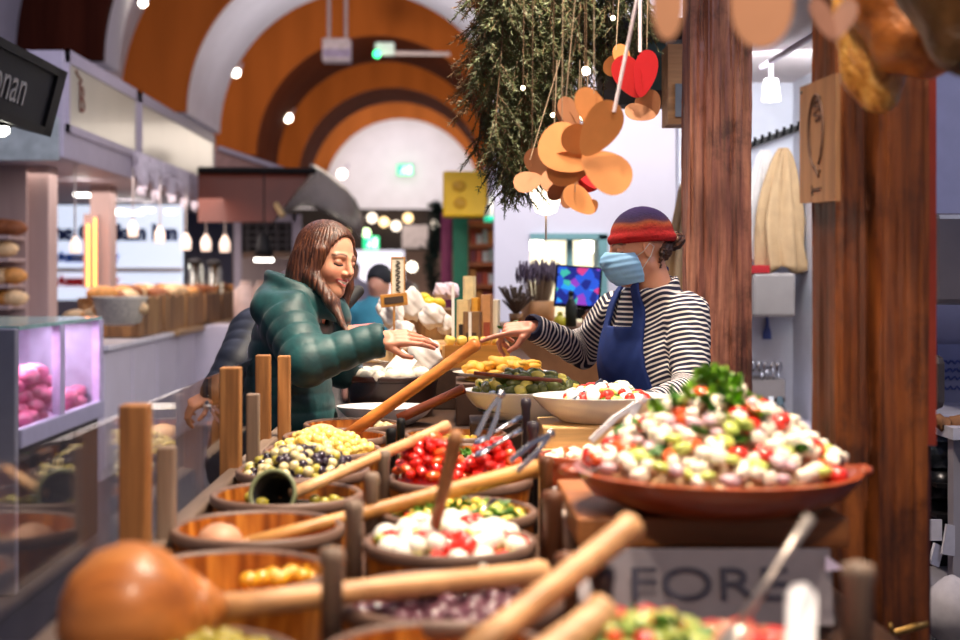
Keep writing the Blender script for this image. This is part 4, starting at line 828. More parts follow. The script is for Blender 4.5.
def ladle(label, hc, hr, a, c, r0, r1, mat, hmat=None, squash=.9, name='wooden_ladle', nk=.42):
    t = thing(name, label, 'ladle', hc)
    if hr:
        d = (Vector(a)-Vector(hc)); mb = MB().lathe([(hr*.97, -hr*.45), (hr, -hr*.1), (hr*.95, hr*.28*squash), (hr*.8, hr*.58*squash), (hr*.5, hr*.85*squash), (hr*.15, hr*.97*squash), (.001, hr*.98*squash)], hc, 32)
        mb.build('ladle_head', hmat or mat, t, True); MB().tube([Vector(hc)+d*.62, Vector(hc)+d*.85, Vector(a)+d.normalized()*.01], [hr*nk, hr*nk*.66, r0*1.1], 20).build('neck', hmat or mat, t, True)
    handle(t, a, c, r0, r1, mat); return t
ladle('big round wooden ladle head with a long handle across the front tubs', P(130, 616, 1.64), .088, P(214, 607, 1.735), P(548, 572, 1.95), .016, .0165, m_ladp, m_lad, 1.05, nk=.62)
ladle('small pinkish wooden ladle upturned in the nearly empty amber tub', P(220, 541, 2.42), .042, P(243, 545, 2.42), P(541, 467, 2.72), .014, .0165, m_ladt, pm('ladle_pink', (196, 146, 116), .5), .8)
t = thing('wooden_ladle', 'ladle with a black open cup and a pale straight handle in the dark tub', 'ladle', P(275, 494, 2.78))
a, c = P(292, 494, 2.78), P(449, 425, 3.1); d = (c-a).normalized(); fc = Vector((-.25, -1, .35)).normalized()
R0 = fc.to_track_quat('Z', 'Y').to_matrix(); mb = MB().lathe([(.03, -.05), (.045, -.03), (.05, 0), (.052, .004), (.043, .004), (.038, -.025), (.001, -.04)], (0, 0, 0), 28)
bmesh.ops.transform(mb.bm, matrix=Matrix.Translation(P(273, 494, 2.78)) @ R0.to_4x4(), verts=mb.bm.verts[:]); mb.build('cup', pm('cup_black', (16, 15, 14), .35), t, True)
mb = MB().lathe([(.050, -.004), (.0535, 0), (.0535, .005), (.046, .006), (.044, 0)], (0, 0, 0), 28, ring=True); bmesh.ops.transform(mb.bm, matrix=Matrix.Translation(P(273, 494, 2.777)) @ R0.to_4x4(), verts=mb.bm.verts[:]); mb.build('cup_rim', pm('cup_rim_green', (120, 126, 92), .4), t, True)
handle(t, a, c, .0125, .0125, m_ladp)
ladle('long orange handled wooden ladle rising over the left row of tubs', P(322, 437, 3.78), .055, P(345, 437, 3.75), P(479, 342, 3.72), .018, .0165, m_lad, pm('ladle_pale_head', (206, 160, 112), .5), .7)
ladle('short reddish brown spoon handle leaning beside the marble dish', P(402, 417, 4.0), 0, P(398, 419, 4.0), P(465, 388, 4.0), .015, .014, m_lred)
t = thing('wooden_paddle', 'upright flat brown paddle stuck in the mozzarella salad', 'paddle', P(429, 550, 2.27)); a, c = P(429, 551, 2.27), P(457, 432, 2.2)
MB().tube([a, a.lerp(c, .5), a.lerp(c, .93), c], [.010, .011, .014, .011], 10).build('handle', m_lred if False else wood('paddle_brown', (112, 66, 34), (150, 98, 56), (178, 128, 84), 'Z', 8, .5), t, True); MB().box(a+Vector((0, 0, -.012)), (.03, .008, .03), bev=.003).build('blade', m_lad, t)
ladle('thick pale wooden ladle handle slanting up at the bottom centre', P(480, 645, 1.55), 0, P(470, 654, 1.54), P(634, 524, 1.75), .018, .0175, m_ladp)
ladle('thick pale handle stub right of the slanting handle at the bottom edge', P(530, 668, 1.5), 0, P(520, 676, 1.48), P(606, 611, 1.58), .022, .021, m_ladp)
def tongs(label, a, c, w_, mat=m_steel, spoon=False):
    a, c = Vector(a), Vector(c); t = thing('serving_spoon' if spoon else 'serving_tongs', label, 'spoon' if spoon else 'tongs', a); d = (c-a).normalized(); s = d.cross(Vector((0, 1, 0))).normalized()
    n = s.cross(d)
    if spoon:
        MB().tube([a, a.lerp(c, .5), c], [w_*.45, w_*.4, w_*.6], 10).build('handle', mat, t, True)
        MB().ell(a-d*w_*1.3, (w_*1.3, w_*.5, w_*1.8), 14, d.to_track_quat('Z', 'Y').to_matrix()).build('bowl', mat, t, True)
    else:
        for q in (-1, 1):
            A = a+s*w_*.9*q+n*w_*.1; mb = MB()
            prof = [A, A.lerp(c, .5)+s*w_*.35*q, c-d*w_*.5]; ww = (w_*.42, w_*.38, w_*.42)
            for i in range(2):
                p0, p1 = prof[i], prof[i+1]; dd = (p1-p0); M = Matrix((s, n, dd.normalized())).transposed()
                mb.box((p0+p1)/2, (ww[i]*2, w_*.22, dd.length*1.04), M, w_*.08)
            mb.build('arm', mat, t)
        MB().ell(c-d*w_*.4, (w_*.7, w_*.3, w_*.7), 14, Matrix((s, n, d)).transposed()).build('spring_end', mat, t, True)
    return t
tongs('steel tongs standing tall at the back of the red peppers', P(482, 438, 2.92), P(502, 392, 2.95), .014)
tongs('steel spoon with lilac shine lying low over the red peppers', P(488, 449, 2.86), P(521, 430, 2.9), .012, spoon=True)
tongs('upper steel spoon beside the tall tongs over the red peppers', P(487, 437, 2.95), P(521, 417, 3.0), .012, spoon=True)
tongs('steel tongs slanting right of the red peppers', P(514, 466, 2.6), P(553, 432, 2.68), .013)
tongs('small steel spoon in the chopped green salad', P(474, 518, 2.55), P(494, 500, 2.6), .010, spoon=True)
tongs('bright steel tongs leaning left of the big salad dish', P(596, 446, 2.72), P(644, 398, 2.78), .016, pm('steel_bright', (232, 228, 232), .3, .7))
tongs('lower bright steel tongs lying against the big salad dish', P(604, 460, 2.66), P(664, 410, 2.7), .015, pm('steel_bright', (0, 0, 0)))
tongs('steel spoon resting on the white oval plate of salad', P(582, 394, 3.66), P(602, 381, 3.7), .013, spoon=True)
tongs('long steel spoon handle slanting before the paper sign', P(737, 628, 1.52), P(810, 518, 1.58), .012, pm('steel_satin', (196, 184, 176), .3, .7), spoon=True)
t = thing('serving_slice', 'wide white spatula handle with a hole at the lower right', 'spatula', P(800, 660, 1.36)); a = P(800, 660, 1.36); c = P(802, 584, 1.47)
mb = MB(); pts = [];  wv = mm(16, 1.42)
for k in range(13): aa = PI*k/12; pts.append(Vector((c.x+wv*math.cos(aa), c.y, c.z-wv+wv*math.sin(aa))))
pts += [Vector((a.x-wv*.8, a.y, a.z)), Vector((a.x+wv*.8, a.y, a.z))]; mb.prism(pts, (0, .004, 0)); mb.build('handle', pm('spatula_white', (240, 236, 242), .35), t)
MB().ell((c.x, c.y-.001, c.z-wv*1.1), (wv*.28, .002, wv*.35), 12).build('hanging_hole', m_slate, t, True)
# ---------------------------------------------------------------- big salad dish on a board
m_terra = pm('terracotta', (150, 66, 34), .3, var=.15, scale=6, coat=.4)
sc = Vector((.478, 2.4, 0))
solo(MB().bb(.25, .66, 2.34, 2.70, .951, 1.078, .004), 'wooden_crate', m_ctop, 'dark crate under the thick board of the big salad dish', 'crate')
solo(MB().bb(.219, .69, 2.30, 2.74, 1.0785, 1.131, .006), 'serving_board', wood('board_wood', (110, 60, 28), (160, 96, 48), (190, 124, 70), 'X', 5, .5), 'thick brown wooden board under the big salad dish', 'board')
t = thing('salad_dish', 'wide terracotta dish heaped with feta salad before the big timber post', 'dish', (sc.x, sc.y, 1.1315))
MB().lathe([(.12, 0), (.15, .002), (.225, .03), (.252, .062), (.256, .072), (.246, .074), (.236, .064), (.14, .022), (.001, .02)], (sc.x, sc.y, 1.1315), 64).build('dish_body', m_terra, t, True, 50)
for q in (-1, 1): MB().tube([(sc.x+q*.245, sc.y-.03, 1.195), (sc.x+q*.27, sc.y-.02, 1.2), (sc.x+q*.275, sc.y, 1.2), (sc.x+q*.27, sc.y+.02, 1.2), (sc.x+q*.245, sc.y+.03, 1.195)], .008, 8).build('lug', m_terra, t, True)
g = 'big salad '
N += heap(sc, .232, 1.205, 1.345, .0245, [(FETA, 7, 'white feta cube in the big terracotta dish', 'cheese', g+'feta', 1.15), (TOM, 1.5, 'red tomato chunk in the big terracotta dish', 'tomato', g+'tomato', 1.25), (PEP2, .9, 'orange pepper chunk in the big terracotta dish', 'pepper', g+'pepper', 1.1), (ONI, 1.2, 'pinkish onion piece in the big terracotta dish', 'onion', g+'onion', 1.2),
     (CUC, 1.6, 'green cucumber chunk in the big terracotta dish', 'cucumber', g+'cucumber', 1.25), (B_OL, .35, 'black olive in the big terracotta dish', 'olive', g+'olives'), (LET2, .5, 'dark green leaf in the big terracotta dish', 'leaf', g+'dark leaves', .9)], pm('salad_mix', (196, 160, 120), .5, var=.3, scale=30), 'feta salad packed deeper in the big dish', 1.35, .32, wave=.008)
for i in range(46):
    a = random.uniform(0, 6.28); r = abs(random.gauss(0, .05)); put(LET if i % 4 else LET2, (sc.x-.005+r*math.cos(a), sc.y+r*math.sin(a), 1.362-r*.55+random.uniform(0, .012)), 'bright green lettuce leaf topping the big salad' if i % 4 else 'dark green lettuce leaf topping the big salad', 'leaf', 'lettuce topping the big salad '+('bright' if i % 4 else 'dark'), 1.0, .9)
# paper sign in front of the board
t = thing('paper_sign', 'grey laminated sign with bold dark capitals before the big salad dish', 'sign', (.42, 2.2, .96)); rot = Euler((math.radians(-12), 0, 0)).to_matrix()
MB().box((.42, 2.2, 1.035), (.42, .006, .125), rot, .002).build('card', pm('card_grey', (138, 130, 136), .3, var=.15, scale=8, coat=.4), t)
MB().box((.42, 2.193, .985), (.425, .012, .016), rot).build('lower_edge', m_slate, t)
text('lettering', 'FORE', .075, pm('ink_slate', (62, 60, 76), .5), t, (.425, 2.192, 1.04), (1, 0, 0), rot @ Vector((0, 0, 1)), .002, sx=1.5)
MB().ell((.232, 2.195, 1.03), (.026, .004, .026), 16, rot).build('round_sticker', pm('sticker_white', (214, 204, 206), .4), t, True)
MB().prism([P(826, 556, 2.18), P(845, 569, 2.18), P(826, 571, 2.18)], (0, .004, 0)).build('torn_corner', pm('corner_lilac', (220, 206, 236), .4), t)
# lower right salads
p = P(648, 640, 1.56); tub((p.x, p.y, .951), .10, 1.115-.951, 'tub of chopped green salad below the paper sign'); g = 'green salad below the sign '
N += heap((p.x, p.y, 0), .09, 1.105, 1.145, .019, [(CUC, 4, 'green cucumber piece in the tub below the paper sign', 'cucumber', g+'cucumber'), (HERB, 2, 'green leaf in the tub below the paper sign', 'leaf', g+'leaf', 1.2), (TOM, 1, 'red tomato piece in the tub below the paper sign', 'tomato', g+'tomato'), (PEP2, .7, 'orange pepper piece in the tub below the paper sign', 'pepper', g+'pepper', .8)], CUC.materials[0], 'chopped green salad packed deeper below the sign')
p = P(745, 648, 1.56); tub((p.x, p.y, .951), .105, 1.105-.951, 'tub of pink brown spread below the paper sign on the right'); g = 'pink salad '
N += heap((p.x, p.y, 0), .092, 1.10, 1.125, .022, [(sm('peach_piece', (206, 140, 108), (.016, .013, .01), .06), 4, 'peach brown piece in the tub right below the sign', 'food', g+'peach'), (TOM, 1.2, 'red tomato piece in the tub right below the sign', 'tomato', g+'tomato')], pm('spread', (190, 110, 70), .4), 'pink brown spread packed deeper in its tub')
# ---------------------------------------------------------------- third row behind the tongs
p = at_px(578, 456, 1.14); tub((p.x, p.y, .951), .088, 1.14-.951, 'small terracotta tub of white cheese behind the big salad dish', m_terra, m_terra)
g = 'white cheese in the terracotta tub'
N += heap((p.x, p.y, 0), .075, 1.13, 1.15, .026, [(FETA, 3, 'white cheese cube in the small terracotta tub', 'cheese', g, 1.1), (PEP2, 1, 'orange piece in the small terracotta tub', 'pepper', 'orange pieces in the terracotta tub')], pm('cheese_white', (236, 224, 204), .5), 'white cheese packed deeper in the small tub')
p = at_px(574, 488, 1.10); solo(MB().lathe([(.04, 0), (.055, .03), (.06, .145), (.052, .145), (.045, .03), (.001, .015)], (p.x, p.y, .952), 24), 'steel_beaker', pm('steel_satin', (0, 0, 0)), 'steel beaker below the small terracotta tub', 'beaker', smooth=True)
for i, (px, py, col) in enumerate(((556, 505, (206, 170, 150)), (570, 512, (226, 204, 190)))):
    p = at_px(px, py, 1.10); solo(MB().lathe([(.012, 0), (.014, .13), (.022, .14), (.02, .15), (.005, .152)], (p.x, p.y, .952), 14), 'spoon_stand', pm('stand_%d' % i, col, .4), ('pinkish round ended handle left of the serving board', 'pale round ended handle beside the serving board corner')[i], 'handle', smooth=True)
m_ltw = wood('light_box', (196, 146, 88), (226, 180, 120), (238, 200, 146), 'X', 5, .5, .1)
solo(MB().bb(.235, .60, 3.55, 3.85, .951, 1.085, .004), 'wooden_box', m_ltw, 'pale wooden box below the white oval salad plate, lower of two', 'box')
solo(MB().bb(.25, .585, 3.57, 3.84, 1.0855, 1.142, .004), 'wooden_box', m_ltw, 'pale wooden box right under the white oval salad plate, upper of two', 'box')
m_porc = pm('porcelain', (240, 236, 230), .2, var=.02, coat=.5)
def bowl(label, c, R, h, mat=m_porc, sy=1, name='white_bowl', cat='bowl'):
    return solo(MB().lathe([(R*.5, 0), (R*.58, .004), (R*.85, h*.55), (R*.985, h*.95), (R, h), (R*.97, h), (R*.8, h*.55), (R*.5, h*.16), (.001, h*.13)], c, 48, sy=sy), name, mat, label, cat, smooth=True, c=c)
bowl('white oval plate of salad in front of the worker\'s apron', (.42, 3.70, 1.1425), .195, .075, sy=.75)
g = 'salad on the white plate '
N += heap((.435, 3.70, 0), .12, 1.20, 1.235, .024, [(MOZ, 3, 'white cheese piece on the white oval plate', 'cheese', g+'cheese'), (TOM, 2, 'red tomato piece on the white oval plate', 'tomato', g+'tomato', 1.2), (CUC, 2, 'green cucumber piece on the white oval plate', 'cucumber', g+'cucumber', 1.2), (LET, 1, 'green leaf on the white oval plate', 'leaf', g+'leaf', .7)], pm('plate_salad', (214, 196, 160), .5), 'salad packed deeper on the white oval plate', sy=.7)
solo(MB().bb(.06, .34, 3.97, 4.2, .951, 1.11, .004), 'wooden_box', m_ctop, 'dark wooden box under the white bowl of stuffed leaves', 'box')
bowl('white bowl of dark stuffed leaves left of the oval plate', (.234, 4.07, 1.1105), .198, .09, sy=.8)
g = 'stuffed leaves '
N += heap((.23, 4.07, 0), .165, 1.195, 1.245, .034, [(DOL, 4, 'dark green stuffed leaf in the white bowl', 'stuffed leaf', g+'rolls'), (LEM, 1.6, 'pale lemon wedge among the stuffed leaves', 'lemon', g+'lemon', 1.1), (HERB, 1, 'bright green leaf among the stuffed leaves', 'leaf', g+'herbs', 1.4)], DOL.materials[0], 'stuffed leaves packed deeper in the white bowl', sy=.75)
solo(MB().tube([P(474, 373, 4.0), P(520, 378, 3.98), P(562, 381, 3.98)], [.006, .007, .006], 8), 'chopsticks', m_lred, 'reddish wooden stick lying across the stuffed leaves', 'stick', smooth=True)
# ---------------------------------------------------------------- rear section
m_marble = pm('marble_white', (214, 212, 218), .3, var=.18, scale=16, coat=.4)
bowl('grey white marbled oval dish of crumbled cheese in front of the dark tub', (-.217, 4.46, 1.0505), .165, .062, m_marble, .72, 'marble_dish', 'dish')
for i in range(26): put(FETA, (-.225+random.uniform(-.07, .06), 4.46+random.uniform(-.06, .06), 1.082+random.uniform(0, .015)), 'white cheese crumb in the marbled oval dish', 'cheese', 'crumbs in the marbled dish', .8)
tub((-.205, 4.74, 1.0505), .165, .14, 'black brown tub of white cheeses and bags beside the woman', pm('tub_dark', (50, 30, 26), .4, var=.2), pm('tub_dark', (0, 0, 0)), 'dark_tub', .8)
for (x, y) in ((-.33, 4.70), (-.29, 4.66), (-.25, 4.64), (-.20, 4.64), (-.15, 4.65), (-.10, 4.69), (-.30, 4.76), (-.22, 4.72), (-.13, 4.75), (-.26, 4.80), (-.17, 4.80)): put(LUMP, (x, y, 1.19+random.uniform(0, .012)), 'round white cheese in the black brown tub', 'cheese', 'cheeses in the dark tub', 1.1)
m_bag = pm('bag_white', (226, 220, 216), .4, var=.05, coat=.2)
def bag(label, c, r, seed, mat=m_bag, grp=None, name='plastic_bag'):
    random.seed(seed); ph = [random.uniform(0, 6) for _ in range(6)]; mb = MB().ell((0, 0, 0), (1, 1, 1), 40)
    for v in mb.bm.verts:
        d = v.co.normalized(); k = 1.08-.16*abs(math.sin(2.6*d.x+2*d.z+ph[0]))-.12*abs(math.sin(3.4*d.y-2.6*d.z+ph[1]))-.07*abs(math.sin(6*d.z+5*d.x+ph[2]))+max(0, d.z-.5)*.35*abs(math.sin(3*math.atan2(d.y, d.x)+ph[4]))
        v.co = Vector((d.x*r[0], d.y*r[1], d.z*r[2]))*k
    o = solo(mb, name, mat, label, 'bag', grp, True); o.location = Vector(c); random.seed(seed+100); return o
def card(label, pts, th, mat, name='paper_card'):
    t = thing(name, label, 'card', pts[0]); MB().prism(pts, th).build('sheet', mat, t); return t
t = card('white paper bag with a round green logo leaning in the dark tub', [P(373, 381, 4.66), P(401, 350, 4.72), P(416, 362, 4.72), P(396, 389, 4.66)], (.004, .01, .003), pm('paper_white', (236, 234, 230), .5, var=.03))
m_grn = pm('logo_green', (40, 110, 80), .5); c = P(390, 372, 4.675)
mb = MB().lathe([(.0125, 0), (.0145, 0), (.0145, .002), (.0125, .002)], (0, 0, 0), 20, ring=True); fr = (P(396, 389, 4.66)-P(373, 381, 4.66)).cross(P(401, 350, 4.72)-P(373, 381, 4.66)).normalized(); 
if fr.y > 0: fr = -fr
Mr = Matrix.Translation(c+fr*.006) @ fr.to_track_quat('Z', 'Y').to_matrix().to_4x4(); bmesh.ops.transform(mb.bm, matrix=Mr, verts=mb.bm.verts[:]); mb.build('logo_ring', m_grn, t)
mb = MB().ell((0, 0, 0), (.007, .009, .001), 10); bmesh.ops.transform(mb.bm, matrix=Mr, verts=mb.bm.verts[:]); mb.build('logo_leaf', m_grn, t)
bag('crumpled white bag rising right of the green logo bag', P(425, 376, 4.78), (.07, .05, .07), 5)
bag('pale translucent bag at the left end of the dark tub', P(350, 368, 4.78), (.05, .05, .055), 8, pm('bag_grey', (206, 198, 190), .3, coat=.3))
t = thing('clear_lid', 'clear curved plastic cover over the dark tub by the woman\'s cuff', 'cover', P(345, 392, 4.56)); mb = MB(); rows = []
for i in range(9):
    v = i/8; rows.append([mb.bm.verts.new(P(337+14*math.sin(v*1.4)+(52*u)*(.6+.4*v), 400-46*math.sin(v*1.5)+10*u*v, 4.58+.25*v*v)) for u in (0, .25, .5, .75, 1)])
for i in range(8):
    for j in range(4): mb.bm.faces.new((rows[i][j], rows[i][j+1], rows[i+1][j+1], rows[i+1][j]))
bmesh.ops.solidify(mb.bm, geom=mb.bm.faces[:], thickness=.003); mb.build('clear_sheet', glassmat('lid_clear', (.92, .94, .95), 1.5), t, True)
# boxes, trays and cheeses on the raised step
def tray(label, x0, x1, y0, y1, z0, z1, mat):
    t = thing('wooden_tray', label, 'tray', ((x0+x1)/2, (y0+y1)/2, z0)); th = .01
    MB().bb(x0, x1, y0, y1, z0, z0+th).build('base', mat, t)
    MB().bb(x0, x1, y0, y0+th, z0+th, z1).bb(x0, x1, y1-th, y1, z0+th, z1).bb(x0, x0+th, y0+th, y1-th, z0+th, z1).bb(x1-th, x1, y0+th, y1-th, z0+th, z1).build('sides', mat, t); return t
m_tray = wood('tray_gold', (170, 104, 36), (212, 146, 62), (232, 176, 90), 'X', 5, .45)
tray('golden wooden tray of white cheese right of the woman\'s hand', -.185, -.03, 4.96, 5.2, 1.2005, 1.272, m_tray)
tray('golden wooden tray of yellow cheese behind the worker\'s fingertip', -.02, .225, 5.02, 5.3, 1.2005, 1.285, m_tray)
for i in range(16): put(LUMP, (-.165+.035*(i % 4)+random.uniform(-.004, .004), 5.0+.05*(i//4), 1.275+random.uniform(-.004, .008)), 'white cheese lump in the golden tray right of the woman\'s hand', 'cheese', 'cheese in the first tray', .75)
m_ych = cube('yellow_cheese', (236, 200, 96), (.04, .03, .03))
for i in range(20): put(m_ych, (.0+.045*(i % 5), 5.05+.055*(i//5), 1.29+random.uniform(-.004, .012)), 'yellow cheese cube in the tray behind the worker\'s fingertip', 'cheese', 'cheese in the second tray', .9, .3)
solo(MB().bb(.02, .345, 4.42, 4.74, 1.0505, 1.19, .004), 'wooden_box', pm('box_umber', (84, 58, 44), .5, var=.2), 'dark brown box under the plate of golden fritters', 'box')
bowl('white plate of golden fritters under the worker\'s hand', (.183, 4.58, 1.1905), .175, .028, name='white_plate', cat='plate', sy=.85)
N += heap((.183, 4.58, 0), .14, 1.212, 1.245, .045, [(FRI, 1, 'golden fritter on the white plate under the worker\'s hand', 'fritter', 'fritters on the white plate')], FRI.materials[0], 'fritters packed deeper on the white plate', sy=.85)
for i, (px, py, Y, r) in enumerate(((392, 330, 5.35, (.055, .05, .06)), (412, 322, 5.4, (.06, .05, .07)), (432, 330, 5.35, (.06, .05, .055)), (402, 340, 5.28, (.06, .04, .04)), (446, 336, 5.4, (.04, .04, .045)), (384, 318, 5.5, (.04, .04, .045)))):
    bag(('white bag at the left front of the bag pile', 'tall white bag in the middle of the bag pile', 'white bag at the right of the bag pile', 'flat white bag lowest in the bag pile', 'small white bag at the right end of the bag pile', 'small white bag at the left end of the bag pile')[i], P(px, py, Y), r, 20+i)
solo(MB().bb(-.36, .02, 5.3, 5.75, 1.2005, 1.27, .004), 'cheese_board', m_ltw, 'pale board under the pile of white bags', 'board')
LEMN = sm('lemon', (240, 206, 40), (.034, .026, .026), .01, 16, .4, .2, .06)
for px, py in ((409, 303.5), (419, 303.5), (429, 303.5), (439, 303.5), (414, 298), (424, 298)): put(LEMN, P(px, py, 5.81+.03*(py < 300)), 'yellow lemon behind the pile of white bags', 'lemon', 'lemons behind the bags')
for i, (px, py) in enumerate(((440, 300), (452, 300), (446, 300))): bag(('pinkish white bag behind the lemons on the left', 'pinkish white bag behind the lemons on the right', 'lowest pinkish white bag behind the lemons')[i], P(px, py, (5.92, 5.92, 6.05)[i]), (.036, .036, .04), 40+i, pm('bag_pinkish', (236, 214, 222), .4))
solo(MB().bb(-.21, .02, 5.77, 6.2, 1.2005, 1.40, .004), 'produce_box', m_tan, 'brown box under the pinkish bags and lemons', 'box')
blk = [(456, 470, 300, 345, 5.45, (238, 214, 158), 'pale tall cheese block at the left of the cheese stack'), (463, 476, 276, 299.5, 5.46, (244, 226, 176), 'cream cheese wedge on top of the cheese stack'), (471, 480, 298, 326, 5.35, (232, 170, 62), 'orange labelled cheese block in the cheese stack'),
       (481, 493, 295, 328, 5.3, (206, 150, 100), 'tan cheese block at the right of the cheese stack'), (462, 481, 312, 330, 5.25, (130, 96, 64), 'brown box at the front of the cheese stack'), (492, 500, 300, 330, 5.4, (246, 232, 206), 'white rounded cheese at the right end of the cheese stack')]
for x0, x1, y0, y1, Y, col, lab in blk:
    a, c = P(x0, y1, Y), P(x1, y0, Y); z0 = 1.2005 if y1 > 310 else a.z
    t = thing('cheese_block', lab, 'cheese', ((a.x+c.x)/2, Y+.05, z0)); w_ = c.x-a.x; hz = c.z-z0
    MB().prism([(a.x, Y+.012, z0), (a.x+.008, Y, z0), (c.x-.012, Y, z0), (c.x, Y+.02, z0), (c.x-.01, Y+.1, z0), (a.x+.006, Y+.1, z0)], (-.06*w_*(x0 % 3-1), 0, hz)).build('cheese_body', pm('cheese_%d_%d' % (x0, y0), col, .5, var=.12, scale=30), t)
    if x0 in (456, 471, 481, 462): MB().bb(a.x+w_*.2, c.x-w_*.25, Y-.003, Y-.0005, z0+hz*.3, z0+hz*.6).build('price_label', pm('label_%d' % x0, ((40, 36, 40), (250, 240, 220), (150, 70, 50), (60, 44, 34))[(456, 471, 481, 462).index(x0)], .5), t)
for i, (px, y0, y1, Y) in enumerate(((453, 284, 330, 5.2), (470, 312, 334, 5.1), (398, 258, 296, 5.2))):
    if i < 2: solo(MB().bb(P(px-1.5, 0, Y).x, P(px+1.5, 0, Y).x, Y, Y+.004, 1.29 if i else 1.2005, P(0, y0, Y).z), 'price_stick', pm('stick_white', (244, 240, 236), .4), ('tall thin white price stick left of the cheese stack', 'short white price stick in the yellow cheese tray')[i], 'sign')
t = thing('price_sign', 'tall narrow cream sign with black handwriting right of the woman', 'sign', P(398, 297, 5.2)); a, c = P(392, 300, 5.2), P(404, 258, 5.2)
MB().bb(a.x, c.x, 5.2, 5.21, a.z, c.z).build('card', pm('card_cream', (240, 230, 206), .5, var=.03), t); MB().bb(a.x-.004, a.x, 5.195, 5.212, a.z, c.z).bb(c.x, c.x+.004, 5.195, 5.212, a.z, c.z).bb(a.x-.004, c.x+.004, 5.195, 5.212, c.z, c.z+.004).build('frame', m_tray, t)
MB().tube([P(398+2.4*math.sin(i*1.3), 293-i*1.0, 5.196) for i in range(33)], .0022, 5).build('handwriting', m_black, t)
t = thing('small_frame_sign', 'small gold framed dark price label below the tall cream sign', 'sign', P(395, 307, 5.15)); rot = Euler((0, math.radians(-6), 0)).to_matrix(); c = P(394, 300, 5.16)
MB().box(c, (.105, .01, .05), rot, .003).build('frame', m_tray, t); MB().box(c+Vector((0, -.006, 0)), (.075, .004, .026), rot).build('label', pm('label_brown', (66, 50, 40), .5), t)
MB().bb(c.x-.004, c.x+.004, 5.165, 5.17, 1.2005, c.z).build('stem', m_tray, t)
for px, py in ((505, 330), (512, 326)): put(LET2, P(px, py, 5.2), 'green leaf garnish right of the cheese stack', 'leaf', 'leaf garnish by the cheeses', 1.2)
# ================================================================ timber posts
def timber(name, x0, x1, y0, y1, h, mat, label, seed, crack=None, rough=.006, extra=None):
    r = np.random.default_rng(seed); nz, npx, npy = 170, 34, 16; per = []
    for i in range(npx): per.append((x0+(x1-x0)*i/npx, y0, 0, -1))
    for i in range(npy): per.append((x1, y0+(y1-y0)*i/npy, 1, 0))
    for i in range(npx): per.append((x1-(x1-x0)*i/npx, y1, 0, 1))
    for i in range(npy): per.append((x0, y1-(y1-y0)*i/npy, -1, 0))
    n = len(per); g = r.normal(size=(nz+1, n)); g2 = r.normal(size=(14, n))
    from_ = np.stack([np.interp(np.linspace(0, 13, nz+1), np.arange(14), g2[:, i]) for i in range(n)], 1)
    V = []; Q = []
    for j in range(nz+1):
        z = h*j/nz
        for i, (x, y, nx, ny) in enumerate(per):
            d = rough*(.05*g[j, i]+.4*from_[j, i])
            if crack and ny == -1:
                cx = crack[0]+crack[1]*math.sin(z*5+1)+crack[1]*.5*math.sin(z*17); d -= crack[2]*math.exp(-((x-cx)/.007)**2)
            V.append((x+nx*d, y+ny*d, z))
    for j in range(nz):
        for i in range(n): Q.append((j*n+i, j*n+(i+1) % n, (j+1)*n+(i+1) % n, (j+1)*n+i))
    t = thing(name, label, 'post', ((x0+x1)/2, (y0+y1)/2, 0)); o = link('post_body', mesh_np(name, np.array(V), np.array(Q), smooth=True), mat, t); o.data.set_sharp_from_angle(angle=.9)
    return t
def oldwood(name, stops, scale=3.2):
    m, nt, b = _nt(name)
    n1 = noise(nt, scale, 6, (1.6, 1.6, .22), .65, dist=1.0); n2 = noise(nt, 34, 6, (1, 1, .06), .7); n3 = noise(nt, 5, 5, (1, 1, .8), .7, off=(3, 1, 2))
    c = ramp(nt, n1, [(p, lin(q)) for p, q in stops]); c = mixc(nt, .75, c, ramp(nt, n2, [(.34, (.25, .2, .18)), (.58, (1, 1, 1))]), 'MULTIPLY')
    c = mixc(nt, .8, c, ramp(nt, n3, [(.38, (.16, .12, .11)), (.5, (.8, .78, .76)), (.62, (1.0, 1.0, 1.0))]), 'MULTIPLY')
    nt.links.new(c, b.inputs['Base Color']); b.inputs['Roughness'].default_value = .5; bump(nt, b, n2, .35, .003); MATS[name] = m; return m
m_old = oldwood('old_pine', [(.25, (58, 26, 10)), (.42, (110, 55, 19)), (.58, (150, 82, 29)), (.75, (178, 108, 46))])
m_old2 = oldwood('old_red_pine', [(.25, (92, 54, 44)), (.45, (142, 88, 72)), (.6, (170, 114, 92)), (.78, (196, 154, 128))], 5)
t = timber('timber_post', .8085, 1.004, 2.8, 2.98, 3.5, m_old, 'big old dark orange timber post with a long crack, nearest at the right', 3, (.887, .004, .034))
MB().bb(1.0045, 1.027, 2.815, 2.9, 1.19, 3.5).build('red_edge_board', pm('red_edge', (130, 44, 26), .45, var=.15), t)
MB().bb(1.0045, 1.02, 2.83, 2.96, 0, 1.185).build('lower_edge_board', pm('maroon_edge', (54, 18, 20), .5), t)
t2 = timber('timber_post', .846, 1.065, 4.7, 4.86, 3.5, m_old2, 'rough reddish timber post behind the worker in the striped top', 5, (.90, .003, .012), .008)
t3 = thing('pipe_fitting', 'small brass pipe fitting low on the big timber post', 'pipe', P(910, 632, 2.74))
MB().tube([P(882, 640, 2.72), P(893, 633, 2.72), P(912, 628, 2.72), P(928, 624, 2.72)], [.006, .007, .008, .006], 10).build('pipe', pm('brass', (150, 116, 62), .35, .8), t3, True)
MB().tube([P(893, 634, 2.715), P(890, 623, 2.715)], [.006, .004], 8).build('valve', pm('brass', (0, 0, 0)), t3, True)
